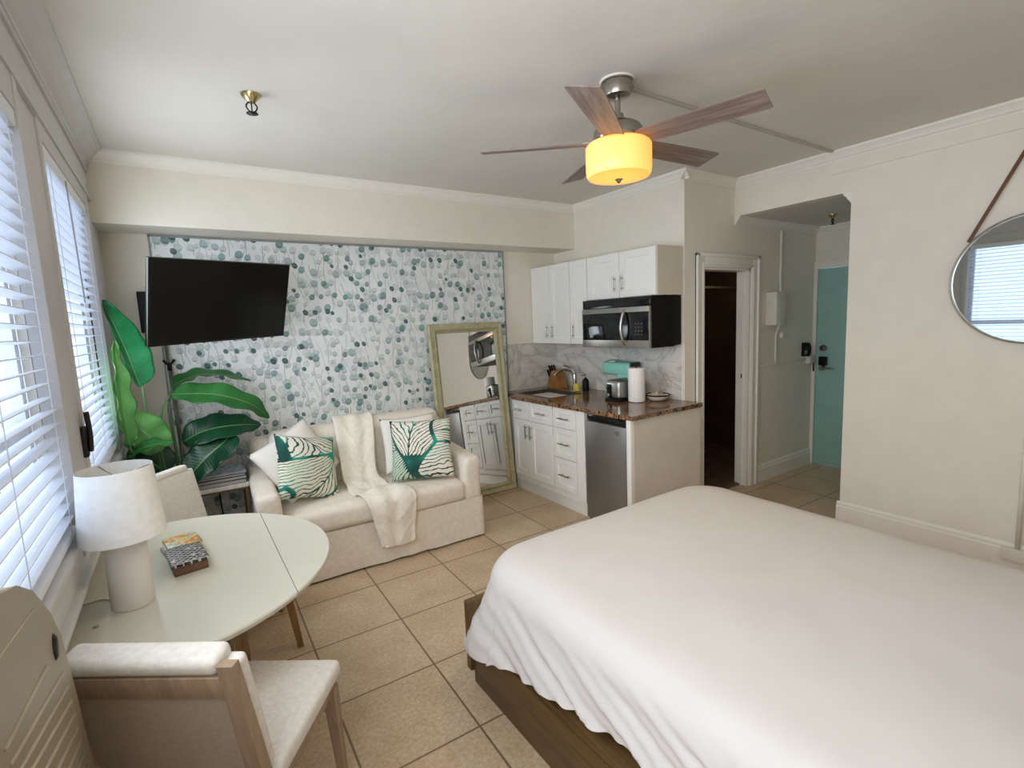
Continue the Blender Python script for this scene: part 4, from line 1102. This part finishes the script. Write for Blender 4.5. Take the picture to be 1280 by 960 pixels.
# ------------------------------------------------------------------ chairs (local: faces +y, origin on the floor under the seat)
def chair(loc, rz, label, H=.92):
    t = thing('dining_chair', label, 'chair', loc, rz)
    W = .235
    softbox('seat', -W, W, -.20, .270, .425, .485, .022, M['linen'], t, wob=.002, div=6)
    B('seat_frame', M['chairwood'], t, -W + .015, W - .015, -.19, .24, .385, .425, bev=.004)
    for s in (-1, 1):
        bm = bmesh.new(); sqt(bm, [(s * (W - .02), .25, 0), (s * (W - .028), .222, .41)], [.012, .021]); obj('front_leg', bm, M['chairwood'], t)
        bm = bmesh.new(); sqt(bm, [(s * (W - .02), -.25, 0), (s * (W - .02), -.2, .30), (s * (W - .02), -.2, .44), (s * (W - .02), -.290, H - .048)], [(.014, .014), (.019, .02), (.020, .02), (.019, .014)]); obj('rear_leg', bm, M['chairwood'], t)
    tf = Matrix.Translation((0, -.2, .44)) @ Matrix.Rotation(math.atan(.085 / (H - .515)), 4, 'X')
    L = H - .075 - .44
    bm = bmesh.new(); box(bm, -W + .038, W - .038, -.014, .012, L - .055, L + .006, .002, tf=tf); obj('top_rail', bm, M['chairwood'], t, smooth=40)
    bm = bmesh.new(); box(bm, -W + .038, W - .038, -.014, .010, .06, .10, .002, tf=tf); obj('lower_rail', bm, M['chairwood'], t, smooth=40)
    bm = bmesh.new(); box(bm, -W + .036, W - .036, -.006, .006, .09, L - .05, tf=tf); obj('back_panel', bm, M['mesh'], t)
    bm = bmesh.new(); box(bm, -W + .006, W - .006, .014, .058, .06, L + .02, .014, 3, tf=tf); box(bm, -W + .040, W - .040, -.014, .060, L + .006, L + .052, .018, 4, tf=tf); obj('backrest', bm, M['linen'], t, smooth=50)
    return t
# near chair: faces (.59,.81)
chair((.352, 1.284, 0), math.atan2(-.59, .81), 'linen dining chair in front with its wood-framed back towards the room')
chair((.36, 2.74, 0), math.atan2(-.74, -.67), 'linen dining chair between the table lamp and the side table')

# ------------------------------------------------------------------ cream appliance at the left
ac = thing('portable_air_conditioner', 'cream ribbed appliance with rounded top and dark oval badge at the window', 'air conditioner', (0, 0, 0))
XA = .075
def fy(y): return -.352 + (y + .352) * .945
def fz(z): return max(0., 1.627 + (z - 1.627) * .945)
def acprof(inset=0.):
    out = [(1.205, -.1), (1.182, .45), (1.165, .582), (1.14, .677), (1.11, .812), (1.079, .92), (1.058, .99), (1.025, 1.065), (.97, 1.12), (.909, 1.161), (.821, 1.210), (.74, 1.245), (.66, 1.262), (.60, 1.262), (.52, 1.25), (.45, 1.22), (.42, 1.17), (.41, 1.0), (.40, -.1)]
    return [(fy(a), fz(b)) for a, b in out]
bm = bmesh.new(); PR = acprof(); 
A = [bm.verts.new((XA, y, z)) for y, z in PR]; C2 = [bm.verts.new((XA - .048, y, z)) for y, z in PR]
fa = bm.faces.new(A); bm.faces.new(C2[::-1])
for k in range(len(PR)): bm.faces.new((A[k], C2[k], C2[(k + 1) % len(PR)], A[(k + 1) % len(PR)]))
bmesh.ops.bevel(bm, geom=[e for e in bm.edges if all(abs(v.co.x - XA) < 1e-5 for v in e.verts)], offset=.014, segments=4, profile=.5, affect='EDGES')
obj('casing', bm, M['acbody'], ac, smooth=35)
for i, (a, b) in enumerate([((.639, 1.03), (.913, 1.003)), ((.648, .998), (1.02, .925)), ((.64, .972), (1.035, .882)), ((.66, .942), (1.045, .841)), ((.66, .905), (1.055, .803)), ((.66, .868), (1.063, .765)), ((.66, .83), (1.07, .727)), ((.66, .79), (1.08, .689)), ((.66, .752), (1.085, .652)), ((.62, 1.160), (.89, 1.132))]):
    bm = bmesh.new(); tube(bm, [(XA + .0005, fy(a[0]), fz(a[1])), (XA + .0005, fy(b[0]), fz(b[1]))], .0035 if i < 9 else .0018, 8); obj('rib', bm, simple('rib_cream', 'C2B8A2', .4) if i == 0 else bpy.data.materials['rib_cream'], ac, smooth='all')
bm = bmesh.new(); lathe(bm, [(0, .006), (.012, .005), (.0165, .0), (.0165, -.004)], n=28, tf=T((XA, fy(.992), fz(1.0)), 0, 0, PI / 2) @ Matrix.Diagonal((1.7, 1.0, 1, 1)).to_4x4()); bg = obj('badge', bm, M['badge'], ac, smooth=50)

# ------------------------------------------------------------------ side table and books
st = thing('side_table', 'small marble-topped side table with thin metal legs left of the sofa', 'side table', (.49, 3.60, 0), -.03)
B('tabletop', M['marble_top'], st, -.165, .165, -.15, .17, .585, .615, bev=.004)
for x in (-.15, .15):
    for y in (-.135, .155):
        bm = bmesh.new(); box(bm, x - .009, x + .009, y - .009, y + .009, 0, .585); obj('leg', bm, M['brass'], st)
for i, (y) in enumerate((-.135, .155)): B('crossbar', M['brass'], st, -.141, .141, y - .006, y + .006, .572, .585)
z = .6155
for i, (w, d, h, cov, rot, lab, lm) in enumerate([(.30, .25, .027, 'bookdk', .0, 'thick grey-edged book at the bottom of the side table stack', None), (.295, .25, .022, 'bookdk', .02, 'dark-covered book second from the bottom of the side table stack', None),
                                              (.285, .245, .016, 'bookdk', -.02, 'thin dark book third up in the side table stack', None), (.275, .24, .014, 'bookbl', .03, 'pale blue picture-cover book on top of the side table stack', None)]):
    t = thing('book', lab, 'book', (.495 + .004 * i, 3.585, z), -.03 + rot)
    B('pages', M['pagew'], t, -w / 2 + .004, w / 2 - .004, -d / 2 + .004, d / 2 - .004, .002, h - .002)
    bm = bmesh.new(); box(bm, -w / 2, w / 2, -d / 2, d / 2, 0, .002); box(bm, -w / 2, w / 2, -d / 2, d / 2, h - .002, h); box(bm, w / 2 - .002, w / 2, -d / 2, d / 2, 0, h)
    obj('cover', bm, M[cov], t); z += h + .0008
bm = bmesh.new(); tube(bm, smooth_path([(.485, 3.845, .62), (.488, 3.84, .4), (.50, 3.84, .2), (.50, 3.84, .01)]), .005, 8)
tag(obj('power_cable', bm, M['blackm']), 'black cable hanging down the wallpaper behind the side table', 'cable')

# ------------------------------------------------------------------ plant
pl = thing('bird_of_paradise_plant', 'large bird of paradise plant with broad green leaves in the window corner', 'plant', (.17, 3.50, 0))
PO = Vector((.17, 3.50, 0))
bm = bmesh.new(); lathe(bm, [(0, 0), (.12, 0), (.125, .01), (.15, .26), (.155, .28), (.145, .28), (.138, .25), (0, .25)], n=36); obj('pot', bm, simple('pot_grey', '8F8A80', .6), pl, smooth=50)
def leaf(mid, width, nrm, mat, fold=.35, wave=.012, name='leaf', asym=1., parent=None):
    bm = bmesh.new(); uvl = bm.loops.layers.uv.new('UVMap')
    P = smooth_path([Vector(p) - PO for p in mid], 7); n = len(P); nv = Vector(nrm).normalized(); m = 8; g = []; UV = {}
    for i, p in enumerate(P):
        u = i / (n - 1); d = (P[min(i + 1, n - 1)] - P[max(i - 1, 0)]).normalized()
        side = d.cross(nv).normalized(); up = side.cross(d).normalized()
        w = width * (math.sin(PI * min(1, u ** .72)) ** .62) * (1 if u < .999 else 0) + .003
        row = []
        for j in range(-m, m + 1):
            s = j / m; ww = w * (asym if s > 0 else 1.)
            q = p + side * s * ww + up * (abs(s) * ww * fold + wave * math.sin(u * 22 + s * 2 + (3 if s > 0 else 0)) * abs(s) ** 2)
            v = bm.verts.new(q); UV[v] = (u, s * .5 + .5); row.append(v)
        g.append(row)
    for i in range(n - 1):
        for j in range(2 * m):
            f = bm.faces.new((g[i][j], g[i][j + 1], g[i + 1][j + 1], g[i + 1][j])); f.smooth = True
            for l in f.loops: l[uvl].uv = UV[l.vert]
    return obj(name, bm, mat, parent or pl, smooth='all', solid=.0015)
def petiole(pts, r=.009):
    bm = bmesh.new(); q = smooth_path([Vector(p) - PO for p in pts], 6); nn = len(q)
    tube(bm, q, r, 8, radii=[r * (1.15 - .55 * i / nn) for i in range(nn)]); return obj('stalk', bm, M['stem'], pl, smooth='all')
# tall folded leaf by the window
leaf([(.130, 3.35, 1.34), (.110, 3.34, 1.44), (.085, 3.33, 1.57), (.05, 3.32, 1.71), (.012, 3.33, 1.85)], .042, (.62, -.75, .1), M['leafteal'], .35, .006, asym=2.5)
petiole([(.17, 3.48, .25), (.185, 3.42, .7), (.15, 3.38, 1.08), (.14, 3.35, 1.34)])
leaf([(.05, 3.24, 1.00), (.045, 3.22, 1.2), (.045, 3.24, 1.4), (.04, 3.28, 1.62)], .07, (.8, -.5, .0), M['leaflight'], .3, .012)
petiole([(.15, 3.50, .25), (.09, 3.35, .7), (.05, 3.24, 1.01)])
leaf([(.19, 3.36, .93), (.14, 3.34, 1.04), (.08, 3.31, 1.11), (.02, 3.30, 1.08)], .11, (.2, -.9, .5), M['leaflight'], .2, .01)
petiole([(.17, 3.50, .25), (.20, 3.44, .6), (.19, 3.36, .94)])
leaf([(.02, 3.28, .93), (.08, 3.26, .972), (.16, 3.26, .995), (.265, 3.28, .985)], .07, (.1, -.35, 1), M['leafmid'], .25, .008)
petiole([(.16, 3.48, .25), (.08, 3.38, .6), (.02, 3.28, .93)], .007)
leaf([(.20, 3.44, .76), (.14, 3.42, .85), (.08, 3.40, .89), (.02, 3.38, .88)], .13, (.1, -.8, .6), M['leafdark'], .2, .008)
# right-hand leaves
leaf([(.285, 3.62, 1.30), (.37, 3.64, 1.345), (.46, 3.65, 1.365), (.60, 3.64, 1.345), (.745, 3.60, 1.29)], .085, (.1, -.25, 1), M['leafmid'], .18, .008)
petiole([(.19, 3.52, .25), (.26, 3.55, .8), (.25, 3.58, 1.15), (.285, 3.62, 1.30)])
leaf([(.272, 3.50, 1.262), (.38, 3.49, 1.255), (.52, 3.47, 1.235), (.66, 3.45, 1.18), (.76, 3.46, 1.11), (.815, 3.48, 1.03)], .088, (.1, -.75, .8), M['leafmid'], .15, .012)
petiole([(.17, 3.50, .25), (.165, 3.47, .75), (.187, 3.46, .95), (.215, 3.47, 1.16), (.272, 3.50, 1.262)])
leaf([(.30, 3.57, .93), (.41, 3.55, .985), (.54, 3.54, 1.005), (.68, 3.56, .995), (.775, 3.58, .975)], .105, (.1, -.75, .75), M['leafdark'], .15, .010)
petiole([(.20, 3.52, .25), (.27, 3.53, .6), (.30, 3.57, .94)])
leaf([(.60, 3.52, .955), (.52, 3.48, .90), (.42, 3.45, .83), (.34, 3.44, .75), (.27, 3.45, .66)], .12, (-.1, -.75, .75), M['leafdark'], .2, .012)
petiole([(.20, 3.52, .25), (.40, 3.56, .7), (.58, 3.54, .93), (.60, 3.52, .955)], .007)

# ------------------------------------------------------------------ camera
cam = bpy.data.cameras.new('cam'); co = bpy.data.objects.new('cam', cam); COL.objects.link(co)
R0 = Vector((.829808, -.556342, -.043610)); R1 = Vector((.104645, .078368, .991417)); R2 = Vector((.548150, .827249, -.123248))
mw4 = Matrix((R0, R1, -R2)).transposed().to_4x4(); mw4.translation = Vector((.334179, -.352180, 1.627003)); co.matrix_world = mw4
cam.sensor_fit = 'HORIZONTAL'; cam.sensor_width = 36; cam.lens = 626.397 * 36 / 1280; cam.clip_start = .02
S.camera = co

# ------------------------------------------------------------------ light
w = bpy.data.worlds.new('sky'); S.world = w; w.use_nodes = True
bg = w.node_tree.nodes['Background']; bg.inputs[0].default_value = (.62, .76, 1., 1); bg.inputs[1].default_value = 2.4
def area(name, loc, rot, sx, sy, power, col, spread=PI):
    l = bpy.data.lights.new(name, 'AREA'); l.shape = 'RECTANGLE'; l.size = sx; l.size_y = sy; l.energy = power; l.color = col; l.spread = spread
    o = bpy.data.objects.new(name, l); COL.objects.link(o); o.location = loc; o.rotation_euler = rot; return o
# daylight through the two windows in view, plus an added fill behind
area('daylight_near_window', (.03, .50, 1.81), (0, -PI / 2, 0), 1.0, 1.35, 24, (.91, .95, 1.), PI)
area('added_rear_fill', (.03, -.78, 1.68), (0, -PI / 2, 0), 1.25, 1.1, 9, (1., .95, .88), PI)  # added fill lamp at the made-up window behind the camera
area('daylight_far_window', (.03, 2.75, 1.72), (0, -PI / 2, 0), 1.1, 1.0, 16, (.88, .94, 1.), PI)
def portal(w_):
    o = area('sky_portal', (-.17, (w_[0] + w_[1]) / 2, (w_[2] + w_[3]) / 2), (0, -PI / 2, 0), w_[3] - w_[2], w_[1] - w_[0], 1, (1, 1, 1)); o.data.cycles.is_portal = True
for w_ in (W1, W2): portal(w_)
l = bpy.data.lights.new('bathroom_fill', 'POINT'); l.energy = 4; l.color = (1., .8, .6); l.shadow_soft_size = .1  # added light with no visible source, lifts the dark bathroom
o = bpy.data.objects.new('bathroom_fill', l); COL.objects.link(o); o.location = (4.5, 2.9, 2.3)
# the lamp inside the fan light
l = bpy.data.lights.new('fan_bulb', 'SPOT'); l.spot_size = math.radians(168); l.spot_blend = .6; l.energy = 16; l.color = (1., .74, .46); l.shadow_soft_size = .008
o = bpy.data.objects.new('fan_bulb', l); COL.objects.link(o); o.location = (FX, FY, ZC - .476)

S.view_settings.view_transform = 'Standard'; S.view_settings.look = 'None'; S.view_settings.gamma = 1; S.view_settings.exposure = .3
S.view_settings.use_curve_mapping = False
S.cycles.use_denoising = True
S.cycles.max_bounces = 10; S.cycles.diffuse_bounces = 6; S.cycles.glossy_bounces = 5; S.cycles.transmission_bounces = 6
S.cycles.caustics_reflective = False; S.cycles.caustics_refractive = False
S.cycles.sample_clamp_indirect = 6
